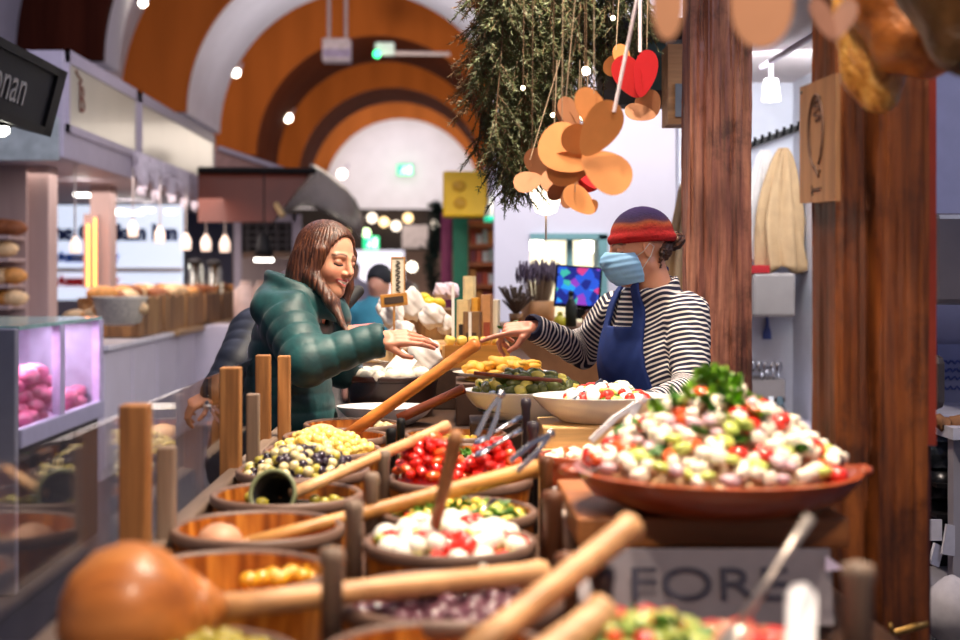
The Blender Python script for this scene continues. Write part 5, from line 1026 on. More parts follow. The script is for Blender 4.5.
# carved plaque on the side of the post
t = thing('wooden_plaque', 'pale wooden plaque with a burnt round emblem on the side of the big post', 'plaque', (.80, 2.9, 1.70))
pl = wood('plaque_wood', (134, 92, 60), (166, 122, 84), (186, 144, 106), 'Z', 6, .55); ink = pm('burnt_ink', (84, 60, 50), .7)
MB().prism([(.792, 2.74, 1.702), (.792, 3.02, 1.712), (.792, 3.02, 1.975), (.792, 2.74, 1.965)], (.010, 0, 0)).build('board', pl, t)
mb = MB(); cy, cz = 2.885, 1.862
mb.tube([(.7915, cy-.058*math.cos(a), cz+.078*math.sin(a)) for a in np.linspace(-1.2, 4.6, 44)], .0035, 6)
mb.tube([(.7915, cy-.050*math.cos(a), cz+.068*math.sin(a)) for a in np.linspace(-.8, 3.9, 36)], .002, 6)
mb.build('emblem_ring', ink, t)
MB().tube([(.7915, cy-.03*math.sin(q*5)-.01, cz+.072-.016*q) for q in np.linspace(0, 3.2, 30)], .0024, 6).build('emblem_scroll', ink, t)
MB().tube([(.7915, cy+.005, cz-.078), (.7915, cy-.02, cz-.10), (.7915, cy-.035, cz-.085)], .003, 6).build('emblem_tail', ink, t)
mb = MB(); mb.box((.7915, 2.88, 1.735), (.003, .07, .006)); mb.box((.7915, 2.915, 1.735), (.003, .006, .022)); mb.build('lower_mark', ink, t)
MB().ell((.7915, 3.0, 1.96), .004, 8).build('screw', m_slate, t)
# ================================================================ hams hung at the upper right
def ham(label, pts, rr, mat, seed, lump=.06):
    r = np.random.default_rng(seed); ks = r.normal(size=(10, 3))*28; ph = r.uniform(0, 6, 10)
    pts = [np.array(p) for p in pts]
    def f(Q):
        d = None
        for i in range(len(pts)-1):
            e = s_cap(Q, pts[i], pts[i+1], rr[i], rr[i+1]); d = e if d is None else smin(d, e, .03)
        return d-.0035*sum(np.sin(Q@ks[i].astype(np.float32)+ph[i]) for i in range(10))*lump*16*.75
    A = np.array(pts); R = max(rr)+.03; V, Qd = nets(f, A.min(0)-R, A.max(0)+R, .007)
    c = pts[0]; t = thing('hanging_ham', label, 'ham', tuple(c)); link('ham_body', mesh_np('ham', V, Qd), mat, t)
    MB().tube([tuple(c+np.array((0, 0, -.02))), (c[0], c[1], c[2]+.45)], .005, 8).build('cord', m_cord, t)
    return t
def hammat(name, stops, scale):
    m, nt, b = _nt(name); n = noise(nt, scale, 6, (1, 1, .6), .65, dist=1.2)
    nt.links.new(ramp(nt, n, [(p, lin(c)) for p, c in stops]), b.inputs['Base Color']); b.inputs['Roughness'].default_value = .38
    b.inputs['Coat Weight'].default_value = .3; b.inputs['Coat Roughness'].default_value = .25; n2 = noise(nt, scale*4, 5); bump(nt, b, n2, .9, .012); MATS[name] = m; return m
hm1 = hammat('ham_golden', [(.3, (112, 64, 18)), (.45, (190, 126, 40)), (.6, (224, 170, 80)), (.75, (240, 210, 150))], 20)
hm2 = hammat('ham_amber', [(.3, (104, 54, 16)), (.5, (170, 100, 36)), (.66, (200, 132, 58)), (.8, (232, 196, 140))], 8)
hm3 = hammat('ham_dark', [(.3, (40, 26, 12)), (.5, (78, 52, 22)), (.7, (110, 74, 34)), (.85, (150, 106, 56))], 9)
YH = 2.35
ham('slim mottled golden ham hanging lowest, before the big timber post', [P(848, -60, YH+.1), P(858, 20, YH+.1), P(872, 70, YH+.08), P(877, 96, YH+.08)], [.03, .045, .042, .030], hm1, 1, .07)
ham('large amber ham hanging between the golden and the dark ham', [P(890, -90, YH), P(900, -20, YH), P(917, 30, YH), P(930, 42, YH)], [.05, .09, .085, .055], hm2, 2, .045)
ham('dark brown ham hanging at the top right corner', [P(960, -70, YH-.25), P(958, -10, YH-.25), P(962, 30, YH-.25)], [.06, .085, .065], hm3, 3, .05)
# ================================================================ fir garland
m_fir = pm('fir_green', (72, 80, 42), .6, var=.4, scale=9); m_firb = pm('fir_dry', (110, 78, 44), .7, var=.4, scale=9); m_twig = pm('fir_twig', (88, 62, 38), .8, var=.2)
def branch(seed, brown=False):
    r = random.Random(seed); V, Qd = [], []
    def needle(p, d, L, w_):
        s = d.cross(Vector((r.uniform(-1, 1), r.uniform(-1, 1), r.uniform(-1, 1)))).normalized()*w_; i = len(V)
        V.extend([tuple(p-s), tuple(p+s), tuple(p+d*L+s*.3), tuple(p+d*L-s*.3)]); Qd.append((i, i+1, i+2, i+3))
    mb = MB(); st = [Vector((.03*math.sin(u*3+seed), .03*math.cos(u*2.3+seed), -.5*u)) for u in np.linspace(0, 1, 9)]
    mb.tube(st, [.004-.0003*i for i in range(9)], 5)
    for k in range(44):
        u = r.uniform(.02, 1)*8; i = min(7, int(u)); p = st[i].lerp(st[i+1], u-i); a = r.uniform(0, 6.28); d = Vector((math.cos(a), math.sin(a), r.uniform(-1.5, -.5))).normalized(); L = r.uniform(.05, .12)
        q = [p, p+d*L*.5+Vector((0, 0, -.006)), p+d*L+Vector((0, 0, -.025))]; mb.tube(q, [.0022, .0018, .001], 4)
        for m_ in range(int(L*620)):
            v = r.random(); pp = q[0].lerp(q[1], v*2) if v < .5 else q[1].lerp(q[2], v*2-1)
            nd = (d*.9+Vector((r.gauss(0, .6), r.gauss(0, .6), r.gauss(0, .6)))).normalized(); needle(pp, nd, r.uniform(.012, .022), .0017)
    return mb.mesh('twig'), mesh_np('needles', np.array(V), np.array(Qd), smooth=False)
BR = [branch(i) for i in range(6)]
for i, (a_, b_) in enumerate(BR): a_.materials.append(m_twig); b_.materials.append(m_firb if i == 5 else m_fir)
gar = thing('fir_garland', 'thick hanging garland of dark fir branches across the top centre', 'garland', (.33, 3.85, 2.75))
MB().tube([(-.05, 3.85, 2.75), (.7, 3.85, 2.75)], .02, 8).build('support_rail', m_twig, gar)
prof_x = [455, 470, 482, 492, 503, 515, 530, 545, 560, 575, 590, 605, 620, 640]; prof_y = [22, 70, 110, 150, 198, 176, 150, 120, 112, 98, 84, 66, 50, 30]
rb = random.Random(11); nb = 0
for i in range(96):
    px = rb.uniform(480, 632) if i > 40 else rb.uniform(486, 550); Y = rb.uniform(3.65, 4.1)
    yb = np.interp(px, prof_x, prof_y); L = rb.uniform(.5, .95)
    low = 1.0 if rb.random() < .4 else rb.uniform(.15, .9); y_end = -60+(yb+60)*low
    c = P(px+rb.uniform(-4, 4), y_end, Y); sc_ = rb.uniform(.75, 1.0)
    me = BR[5 if (i % 6 == 5 and px < 530) else i % 5]; tw = link('fir_branch', me[0], m_twig, gar, True); tw.location = (c.x-.33, c.y-3.85, c.z+.5*sc_-2.75)
    tw.scale = (sc_,)*3; tw.rotation_euler = (rb.uniform(-.12, .12), rb.uniform(-.10, .10), rb.uniform(0, 6.28)); nb += 1
    nd = link('needles', me[1], m_fir, tw, True); nd['kind'] = 'stuff'
m_bulb = em('fairy_glow', (255, 232, 196), 10)
for i, (px, py, Y, r, lab) in enumerate(((586, 71, 3.6, .012, 'bright white bulb in the fir garland, right of its middle'), (584, 116, 3.62, .013, 'warm bulb behind the folded paper hearts'), (553, 115, 3.5, .006, 'small warm bulb low in the fir garland'),
                                         (532, 155, 3.55, .008, 'small warm bulb at the lower left of the hanging hearts'), (613, 18, 3.5, .006, 'tiny warm bulb high at the right of the garland'), (523, 88, 3.6, .006, 'tiny bulb on the left half of the garland'))):
    t = thing('fairy_bulb', lab, 'lamp', P(px, py, Y), 'bulbs in the garland'); MB().ell(P(px, py, Y), r, 12).build('bulb', m_bulb, t, True)
    MB().tube([P(px, py, Y), P(px+1, -30, Y)], .0012, 5).build('wire', m_twig, t)
t = thing('lantern_lamp', 'glowing cream lamp hanging behind the lowest paper hearts', 'lamp', P(546, 215, 4.4)); c = P(546, 188, 4.4)
MB().lathe([(.02, .10), (.05, .08), (.055, -.02), (.035, -.08), (.01, -.09)], c, 20).build('lit_shade', em('lantern_glow', (255, 240, 212), 3.0), t, True)
MB().tube([c+Vector((0, 0, .09)), (c.x, c.y, 2.8)], .002, 6).build('cord', m_cord, t); MB().tube([c-Vector((0, 0, .08)), c-Vector((0, 0, .17))], .004, 6).build('tassel', pm('tassel', (226, 210, 196), .6), t)
# ================================================================ folded paper hearts on strings
m_kraft = pm('kraft_tan', (198, 128, 68), .6, var=.05, scale=30); m_kraft2 = pm('kraft_brown', (160, 104, 66), .65, var=.05, scale=30); m_hred = pm('heart_red', (226, 40, 44), .5, var=.05); m_peach = pm('kraft_peach', (224, 160, 118), .6, var=.04); m_twine = pm('twine', (186, 160, 132), .8); m_candy = pm('candy_twine', (244, 226, 232), .6)
def heart(label, tip, lobes, Y, mat, attach, top, cord=None, cr=.0012, cat='ornament'):
    t = thing('paper_heart', label, cat, P(*tip, Y), None)
    for i, (ang, L, W) in enumerate(lobes):
        a = math.radians(ang); ux, uz = math.cos(a), math.sin(a); pts = []
        tl = (1 if i % 2 else -1)*.35
        for k in range(29):
            th = PI*2*k/28; u = .5-.5*math.cos(th); w_ = math.sin(th)*(.5-.14*math.cos(th))*1.08
            dx, dy = L*u*ux-W*w_*uz, -(L*u*uz)-W*w_*ux
            q = P(tip[0]+dx, tip[1]+dy, Y); q.y += tl*mm(W*w_, Y)+i*.006; pts.append(q)
        MB().prism(pts[:-1], (0, .0025, 0)).build('heart_lobe', mat, t)
    MB().tube([P(*attach, Y-.004), P((attach[0]+top[0])/2, (attach[1]+top[1])/2, Y), P(*top, Y)], cr, 6).build('cord', cord or m_twine, t)
    return t
heart('largest tan paper heart in front, hung on thick pink white twine', (583, 155), [(57, 62, 34), (-33, 56, 38)], 3.10, m_kraft, (614, 112), (641, -20), m_candy, .0045)
heart('tan paper heart behind the largest one, pointing down on a plain string', (609, 141), [(118, 60, 27), (176, 48, 27)], 3.18, m_kraft, (594, 94), (594, -20))
heart('wide tan paper heart left of the largest one', (592, 164), [(150, 58, 46), (190, 46, 30)], 3.26, m_kraft, (562, 121), (563, -20))
heart('narrow brown paper heart seen nearly edge on beside two strings', (577, 132), [(112, 38, 18), (128, 30, 12)], 3.34, m_kraft2, (566, 97), (577, -20))
heart('brown paper heart at the lower left of the cluster with a round lobe', (543, 178), [(193, 30, 19), (112, 32, 20)], 3.5, m_kraft2, (530, 160), (560, 60))
heart('tan paper heart right of the glowing cream lamp, lower left', (566, 184), [(168, 26, 20), (120, 30, 14)], 3.46, m_kraft2, (553, 160), (557, 60))
heart('brown paper heart curling at the bottom of the cluster', (576, 178), [(250, 32, 14), (215, 34, 15)], 3.42, m_kraft2, (576, 178), (580, 60))
heart('lowest tan paper heart with a pointed lobe', (594, 213), [(138, 38, 22), (95, 14, 9)], 3.4, m_kraft, (575, 192), (582, 70))
heart('red paper heart half hidden behind the largest tan heart', (598, 188), [(120, 30, 20), (160, 24, 16)], 3.5, m_hred, (586, 164), (588, 60))
heart('bright red paper heart hanging at the upper right of the cluster', (640, 97), [(78, 48, 22), (118, 46, 24)], 3.6, m_hred, (640, 52), (640, -20), m_candy, .005)
heart('small tan paper heart left of the bright red heart', (626, 73), [(104, 30, 16), (150, 24, 18)], 3.65, m_kraft, (616, 50), (620, -20))
heart('brown paper heart hanging under the bright red heart', (656, 116), [(168, 32, 16), (118, 28, 22)], 3.62, m_kraft2, (646, 92), (648, -20))
heart('small blurred peach paper shape very near at the top, left of two', (668, -62), [(-90, 102, 27)], 1.62, m_peach, (668, -14), (664, -60), m_hred, .003)
heart('large blurred peach paper shape very near at the top, right of two', (762, -72), [(-90, 120, 52)], 1.62, m_peach, (757, -10), (757, -60))
heart('greyish brown blurred paper heart beside the hams at the top', (834, 40), [(116, 46, 20), (64, 46, 18)], 1.9, pm('kraft_grey', (150, 104, 84), .6), (834, -12), (836, -60))
# ================================================================ people
class Frame:                  # local axes: x forward, y to the person's left, z up
    def __init__(s, c, yaw, pitch=0, roll=0, k=1):
        s.c = np.array(c, float); s.k = k
        s.R = np.array((Matrix.Rotation(yaw, 3, 'Z') @ Matrix.Rotation(pitch, 3, 'Y') @ Matrix.Rotation(roll, 3, 'X')))
    def w(s, p): return s.c+s.k*(np.asarray(p, float) @ s.R.T)
    def l(s, p): return ((np.asarray(p, float)-s.c) @ s.R)/s.k
SKIN = np.array(lin((212, 150, 120)))
def head_sdf(Q, smile=0.0):
    d = s_ell(Q, (-.014, 0, .032), (.098, .077, .086))
    d = smin(d, s_ell(Q, (.030, 0, -.030), (.062, .060, .080)), .03)
    for s in (-1, 1):
        d = smin(d, s_cap(Q, (-.004, s*.050, -.058), (.058, s*.014, -.096), .017, .016), .03)
        d = smin(d, s_ell(Q, (.058, s*.037, -.030), (.026, .024, .026)), .02)
        d = smin(d, s_cap(Q, (.084, s*.012, .024), (.074, s*.046, .022), .008, .007), .014)
    d = smin(d, s_ell(Q, (.064, 0, -.098), (.020, .020, .016)), .018)
    for s in (-1, 1): d = smax(d, -s_ell(Q, (.098, s*.033, .004), (.019, .020, .013)), .012)
    d = smin(d, s_cap(Q, (.090, 0, .014), (.110, 0, -.026), .0075, .0105), .012)
    for s in (-1, 1): d = smin(d, s_ell(Q, (.097, s*.012, -.032), (.011, .009, .008)), .007)
    for s in (-1, 1): # closed or half closed lids
        d = smin(d, s_ell(Q, (.072, s*.033, .003), (.0155, .0165, .0125)), .004)
    # mouth
    wd = .024+.007*smile
    for s in (-1, 1):
        d = smin(d, s_cap(Q, (.0925, 0, -.0565), (.080, s*wd, -.0575+.006*smile), .0062, .0035), .005)
        d = smin(d, s_cap(Q, (.0895, 0, -.0685-.004*smile), (.079, s*wd*.85, -.0605+.003*smile), .0070, .0035), .005)
    d = smax(d, -s_ell(Q, (.098, 0, -.0615-.002*smile), (.0095, wd*.72, .0012+.0016*smile)), .002)
    for s in (-1, 1):
        e = s_ell(Q, (-.008, s*.077, -.004), (.019, .008, .031)); e = smax(e, -s_ell(Q, (-.004, s*.086, -.002), (.010, .006, .018)), .005); d = smin(d, e, .006)
    d = smin(d, s_cap(Q, (-.026, 0, -.06), (-.045, 0, -.20), .056, .060), .025)
    return d
def head_col(L, smile):
    n = len(L); col = np.tile(SKIN, (n, 1)); g = lambda c, r: np.exp(-(((L-np.array(c))/np.array(r))**2).sum(1))
    def mixin(m, c):
        nonlocal col; col = col*(1-m[:, None])+np.array(c)*m[:, None]
    for s in (-1, 1): mixin(.35*g((.07, s*.04, -.03), (.03, .022, .02)), lin((226, 120, 100)))
    mixin(.25*g((.11, 0, -.026), (.015, .015, .015)), lin((222, 130, 108)))
    wd = .024+.007*smile; zl = L[:, 2]-.25*smile*np.abs(L[:, 1])
    hh = .0125*np.sqrt(np.clip(1-(L[:, 1]/(wd*1.12))**2, 0, 1))+1e-5; m = (L[:, 0] > .072)*np.clip(1-((zl+.0628)/hh)**6, 0, 1); mixin(m*.9, lin((196, 74, 74)))
    if smile: mixin((L[:, 0] > .072)*np.clip(1.6-1.6*((zl+.0632)/(.0046*np.sqrt(np.clip(1-(L[:, 1]/(wd*.85))**2, 0, 1))+1e-5))**4, 0, 1), lin((248, 240, 232)))
    for s in (-1, 1): # lash line and brow
        a = (L[:, 1]*s-.033)/.017; zz = L[:, 2]-(-.0035-.004*(1-np.clip(a*a, 0, 1))); mixin((np.abs(a) < 1)*(L[:, 0] > .066)*np.clip(1.5-1.5*(zz/.0034)**2, 0, 1), lin((24, 12, 10)))
        a = (L[:, 1]*s-.034)/.022; zz = L[:, 2]-(.0245+.006*(1-a*a)-.002*a); mixin((np.abs(a) < 1)*(L[:, 0] > .06)*np.clip(1-(zz/.0048)**2, 0, 1)*.9, lin((60, 32, 22)))
        mixin(.5*((np.abs(a) < 1.1)*(L[:, 0] > .066)*np.clip(1-((L[:, 2]-.006)/.008)**2, 0, 1)), lin((196, 130, 104)))
        mixin(np.clip(1-(((L-np.array((.105, s*.008, -.0385)))/np.array((.006, .0045, .003)))**2).sum(1), 0, 1), lin((110, 54, 44)))
    return col
def make_head(fr, smile=0, h=.0019):
    V, Q = nets(lambda q: head_sdf(q, smile), (-.125, -.10, -.19), (.14, .10, .13), h)
    return fr.w(V), Q, head_col(V, smile)
def hand_mesh(wrist, fwd, up, fingers, thumb, k=1.0, h=.0022, flip=1, col=None):
    """fwd along the fingers, up = back of the hand; fingers: per finger (spread deg, curl1, curl2, curl3)"""
    f = np.array(Vector(fwd).normalized()); u = np.array(up, float); u -= f*(u@f); u /= np.linalg.norm(u); s = np.cross(u, f)*flip  # s points to the thumb side
    w0 = np.array(wrist, float); W = lambda a, b, c: w0+k*(a*f+b*s+c*u)
    segs = []; lens = ((.044, .026, .021), (.049, .030, .023), (.045, .028, .022), (.034, .021, .019)); base = ((.092, .027), (.096, .008), (.091, -.011), (.082, -.028))
    for i in range(4):
        sp, c1, c2, c3 = fingers[i]; p = np.array((base[i][0], base[i][1], .002)); ang = 0; rad = (.0092, .0086, .0078, .0070) if i < 3 else (.0080, .0074, .0066, .0060)
        pts = [np.array((base[i][0]-.04, base[i][1]*.75, .002)), p]
        for j, c in enumerate((c1, c2, c3)):
            ang += math.radians(c); d = np.array((math.cos(ang)*math.cos(math.radians(sp)), math.cos(ang)*math.sin(math.radians(sp)), -math.sin(ang))); p = p+d*lens[i][j]; pts.append(p)
        segs.append((pts, (.0105,)+rad))
    tp = [np.array((.018, .022, -.006)), np.array((.045, .043, -.012))]
    a, b, c = thumb; d = np.array((math.cos(math.radians(a)), math.sin(math.radians(a)), -math.sin(math.radians(b)))); d /= np.linalg.norm(d); tp.append(tp[-1]+d*.034)
    d2 = d+np.array((math.cos(math.radians(c)), -math.sin(math.radians(c)), -.2)); d2 /= np.linalg.norm(d2); tp.append(tp[-1]+d2*.028); segs.append((tp, (.014, .0115, .0095, .0078)))
    B = np.stack([f, s, u], 1)
    def sd(Q):
        q = ((Q-w0.astype(np.float32)) @ B.astype(np.float32))/k
        d = smin(s_cap(q, (-.022, 0, 0), (.0, 0, 0), .024, .024), s_box(q, (.050, -.001, 0), (.046, .037, .013), .012), .02)
        d = smin(d, s_ell(q, (.03, .024, -.008), (.03, .014, .014)), .012)
        for pts, rr in segs:
            e = None
            for j in range(len(pts)-1):
                ra = rr[j]; rb_ = rr[min(j+1, len(rr)-1)]; x = s_cap(q, pts[j], pts[j+1], ra, rb_); e = x if e is None else smin(e, x, .003)
            d = smin(d, e, .0045)
        return d*k
    allp = np.array([W(*p) for pts, _ in segs for p in pts]+[W(-.02, 0, 0)]); V, Q = nets(sd, allp.min(0)-.035, allp.max(0)+.035, h)
    c_ = np.tile(np.array(col if col is not None else lin((212, 146, 118))), (len(V), 1)); q = ((V-w0) @ B)/k
    tips = [pts[-1] for pts, _ in segs]
    for i, tpt in enumerate(tips):
        m = np.exp(-(((q-tpt)/.010)**2).sum(1)); c_ = c_*(1-.45*m[:, None])+np.array(lin((226, 110, 96)))*.45*m[:, None]
        pts = segs[i][0]; dd = pts[-1]-pts[-2]; dd = dd/np.linalg.norm(dd); side = np.array((0, 1, 0)) if i < 4 else np.array((0, .6, .8)); nn_ = np.cross(dd, side); nn_ /= np.linalg.norm(nn_); nn_ = nn_ if nn_[2] > 0 else -nn_
        m = np.clip(1-(((q-(tpt+nn_*.006))/.0065)**2).sum(1), 0, 1); c_ = c_*(1-.6*m[:, None])+np.array(lin((240, 190, 176)))*.6*m[:, None]
    return V, Q, c_
def coarse(f, lo, hi, h, col):
    V, Q = nets(f, lo, hi, h); return V, Q, np.tile(np.array(col), (len(V), 1))
m_skin = attrmat('skin', .45, .12, .06, 40)
def hairmat(name, stops, stretch=(14, 14, 1.2)):
    m, nt, b = _nt(name); n = noise(nt, 9, 5, stretch, .6); nt.links.new(ramp(nt, n, [(p, lin(c)) for p, c in stops]), b.inputs['Base Color'])
    b.inputs['Roughness'].default_value = .38; b.inputs['Anisotropic'].default_value = .6; bump(nt, b, n, .5, .006); MATS[name] = m; return m
# ---------------------------------------------------------------- the woman in the green coat
wc = np.array((-.545, 4.50, 0)); fr = Frame((-.410, 4.47, 1.600), math.radians(-37), math.radians(10), math.radians(-5), 1.0)
woman = thing('person', 'smiling person with long brown hair in a dark green puffer coat, reaching over the counter', 'person', (wc[0], wc[1], 0))
A = np.array
SH_N, EL_N, WR_N = A((-.530, 4.335, 1.405)), A((-.450, 4.19, 1.275)), A((-.222, 4.22, 1.345))
SH_F, EL_F, WR_F = A((-.455, 4.66, 1.40)), A((-.38, 4.72, 1.22)), A((-.345, 4.58, 1.352))
def w_torso(Q, o=0):
    d = s_ell(Q, (-.545, 4.50, 1.16), (.140+o, .19+o, .36+o)); d = smin(d, s_cap(Q, (-.525, 4.35, 1.39), (-.475, 4.64, 1.39), .075+o), .08)
    return smin(d, s_cap(Q, (-.555, 4.5, .80), (-.55, 4.5, 1.0), .155+o), .1)
def w_body(Q):
    d = w_torso(Q, -.03)
    for a, b_, r0, r1 in ((SH_N, EL_N, .05, .042), (EL_N, WR_N, .042, .028), (SH_F, EL_F, .05, .042), (EL_F, WR_F, .042, .028)): d = smin(d, s_cap(Q, a, b_, r0, r1), .03)
    for y in (4.41, 4.59): d = smin(d, smin(s_cap(Q, (-.55, y, .85), (-.55, y, .48), .085, .062), s_cap(Q, (-.55, y, .48), (-.57, y, .09), .06, .04), .03), .03)
    return smin(d, s_cap(Q, (-.50, 4.5, 1.36), (-.44, 4.48, 1.50), .055), .04)
bodyp = [coarse(w_body, (-.80, 4.05, .02), (-.10, 4.90, 1.52), .014, SKIN), make_head(fr, 1.0),
         hand_mesh(WR_N+A((.005, 0, 0)), (1, .04, .06), (.0, -.7, .75), ((2, 10, 14, 8), (0, 14, 16, 10), (-1, 18, 18, 12), (-3, 24, 20, 14)), (30, 22, 20), .93, flip=-1),
         hand_mesh(WR_F, (.9, -.35, .1), (.3, -.6, .75), ((2, 60, 70, 40), (0, 66, 75, 40), (0, 70, 75, 40), (-2, 74, 75, 40)), (20, 30, 50), .95, flip=1, col=lin((226, 132, 124)))]
link('body', mesh_np('woman', *joinnp(bodyp)), m_skin, woman)
# coat: quilted puffer
def quilt(t, amp=.009, per=.052): return amp*.75*np.abs(np.sin(np.pi*t/per))**.4
def w_coat(Q):
    d = w_torso(Q, .004)-quilt(Q[:, 2]+.12*(Q[:, 0]+.55)*0, .010, .058)+.006
    e, t1 = s_cap(Q, SH_N, EL_N, .088, .076, True); e = e-quilt(t1, .010)+.004
    e2, t2 = s_cap(Q, EL_N, WR_N+A((-.012, 0, 0)), .072, .050, True); e2 = e2-quilt(t2+.02, .010, .058)+.004
    # cuff flare
    e2 = smin(e2, s_cap(Q, WR_N+A((-.045, 0, -.002)), WR_N+A((-.006, 0, -.006)), .046, .053), .012)
    e = smin(e, e2, .022); d = smin(d, e, .03)
    g = smin(s_cap(Q, SH_F, EL_F, .082, .07), s_cap(Q, EL_F, WR_F+A((-.03, .02, 0)), .066, .045), .02); d = smin(d, g, .03)
    # hood bunched behind the neck and high collar
    d = smin(d, s_ell(Q, (-.590, 4.47, 1.455), (.070, .150, .075)), .025)
    d = smin(d, s_cap(Q, (-.60, 4.36, 1.44), (-.50, 4.325, 1.455), .055, .045), .02)
    q = Q-V3((-.478, 4.48, 1.475)); rad = np.sqrt((q[:, 0]*.95+q[:, 2]*.25)**2+(q[:, 1]*.95)**2); ring = np.sqrt((rad-.098)**2+((q[:, 2]-.35*(-q[:, 0]))*.55)**2)-.026
    d = smin(d, ring, .018)
    # open throat and cuff mouth
    d = smax(d, -s_cap(Q, (-.44, 4.47, 1.44), (-.42, 4.46, 1.60), .062, .085), .012)
    d = smax(d, -s_cap(Q, WR_N+A((-.012, 0, -.004)), WR_N+A((.05, 0, 0)), .042, .05), .005)
    return smax(d, .70-Q[:, 2], .01)
m_coat, nt, b = _nt('puffer_teal'); n = noise(nt, 14, 4)
nt.links.new(ramp(nt, n, [(.3, lin((0, 46, 50))), (.7, lin((2, 72, 74)))]), b.inputs['Base Color']); b.inputs['Roughness'].default_value = .55; b.inputs['Sheen Weight'].default_value = .1; bump(nt, b, n, .35, .008)
V, Q = nets(w_coat, (-.85, 4.02, .66), (-.14, 4.93, 1.62), .0062); link('puffer_coat', mesh_np('coat', V, Q), m_coat, woman)
m_inner = pm('dark_scarf', (24, 24, 30), .75, var=.3, scale=30)
V, Q = nets(lambda q: smin(s_cap(q, (-.455, 4.44, 1.44), (-.385, 4.50, 1.435), .035, .030), s_cap(q, P(341, 308, 4.55), P(358, 291, 4.62), .026, .022), .02), (-.55, 4.2, 1.25), (-.22, 4.72, 1.6), .007)
link('dark_collar', mesh_np('collar', V, Q), m_inner, woman)
def trousers(Q):
    d = s_cap(Q, (-.55, 4.42, .86), (-.55, 4.58, .86), .115)
    for y in (4.41, 4.59): d = smin(d, smin(s_cap(Q, (-.55, y, .85), (-.55, y, .48), .10, .078), s_cap(Q, (-.55, y, .48), (-.57, y, .11), .076, .058), .03), .02)
    return smax(smax(d, .10-Q[:, 2], .01), Q[:, 2]-.90, .01)
V, Q = nets(trousers, (-.75, 4.2, .05), (-.35, 4.8, .95), .014); link('trousers', mesh_np('trousers', V, Q), pm('dark_denim', (34, 36, 52), .8), woman)
for y in (4.41, 4.59):
    V, Q = nets(lambda q: smax(smin(s_cap(q, (-.58, y, .07), (-.44, y, .045), .05, .045), s_cap(q, (-.575, y, .08), (-.575, y, .17), .048), .03), .002-q[:, 2], .005), (-.7, y-.1, -.02), (-.35, y+.1, .26), .011); link('boot', mesh_np('boot', V, Q), m_black, woman)
# hair: cap over the skull, falling behind the shoulder, one lock in front
hk = np.random.default_rng(4)
def w_hair(Qw):
    q = fr.l(Qw).astype(np.float32)
    cap = s_ell(q, (-.020, 0, .034), (.112, .090, .100)); cap = smin(cap, s_ell(q, (-.055, 0, -.05), (.070, .085, .12)), .03)
    # face opening
    cap = smax(cap, -s_ell(q, (.088, .004, -.020), (.083, .083, .116)), .010)
    cap = smax(cap, -(s_ell(q, (-.014, 0, .032), (.094, .073, .082))), .004)
    lockR = smin(s_cap(q, (.030, -.082, .03), (.022, -.088, -.06), .020, .022), s_cap(q, (.022, -.088, -.06), (.030, -.075, -.135), .022, .026), .02)
    lockL = smin(s_cap(q, (.035, .080, .03), (.030, .086, -.08), .016, .020), s_cap(q, (.030, .086, -.08), (.04, .07, -.16), .020, .022), .02)
    back = smin(s_cap(q, (-.06, -.03, -.05), (-.075, -.02, -.17), .062, .055), s_cap(q, (-.04, -.06, 0), (-.03, -.075, -.12), .040, .036), .03)
    d = smin(smin(cap, back, .03), smin(lockR, lockL, .01), .02)
    dw = smin(s_cap(Qw, A(P(316, 280, 4.38)), A(P(332, 302, 4.325)), .024, .020), s_cap(Qw, A(P(332, 302, 4.325)), A(P(346, 331, 4.27)), .020, .008), .02)
    d = smin(d, dw, .015)
    ang = np.arctan2(q[:, 1], q[:, 0]+.02)
    return d-.0011*np.sin(ang*46+5*np.sin(q[:, 2]*14))-.0008*np.sin(ang*83+q[:, 2]*25)
V, Q = nets(w_hair, fr.c+A((-.22, -.24, -.30)), fr.c+A((.20, .20, .17)), .003)
link('hair', mesh_np('hair', V, Q), hairmat('hair_chestnut', [(.3, (44, 25, 20)), (.5, (74, 42, 30)), (.66, (112, 66, 42)), (.82, (176, 114, 70))]), woman)
# ring on the finger
# ---------------------------------------------------------------- the worker in the striped top
fr2 = Frame((.607, 4.30, 1.632), math.radians(-180+12), math.radians(9), math.radians(4), .95)
worker = thing('person', 'person in a red and purple knit hat, blue face mask, striped top and navy apron', 'person', (.66, 4.38, 0))
f_b = A((-.80, -.60, 0)); l_b = A((.60, -.80, 0))     # chest direction, and the person's left (towards the camera)
bc = A((.655, 4.37, 0))
SHL, ELL, WRL = bc+l_b*.165+A((.0, 0, 1.425)), A((.752, 4.15, 1.19)), A((.60, 4.00, 1.16))
SHR, ELR, WRR = bc-l_b*.165+A((0, 0, 1.425)), A((.455, 4.585, 1.288)), A((.275, 4.44, 1.375))
BB = np.stack([f_b, l_b, A((0, 0, 1))], 1)
def tl(Q): return ((Q-bc) @ BB).astype(np.float32)
def k_torso(Q, o=0):
    q = tl(Q); d = s_ell(q, (0, 0, 1.22), (.120+o, .158+o, .34+o)); d = smin(d, s_cap(q, (-.01, -.135, 1.415), (-.01, .135, 1.415), .062+o), .07)
    d = smin(d, s_ell(q, (.055, 0, 1.28), (.075+o, .125+o, .11+o)), .05)
    return smin(d, s_ell(q, (-.01, 0, .93), (.13+o, .165+o, .16+o)), .08)
def k_neck(Q, o=0): return s_cap(Q, bc+A((.0, 0, 1.43)), fr2.w((-.035, 0, -.14)), .058+o, .056+o)
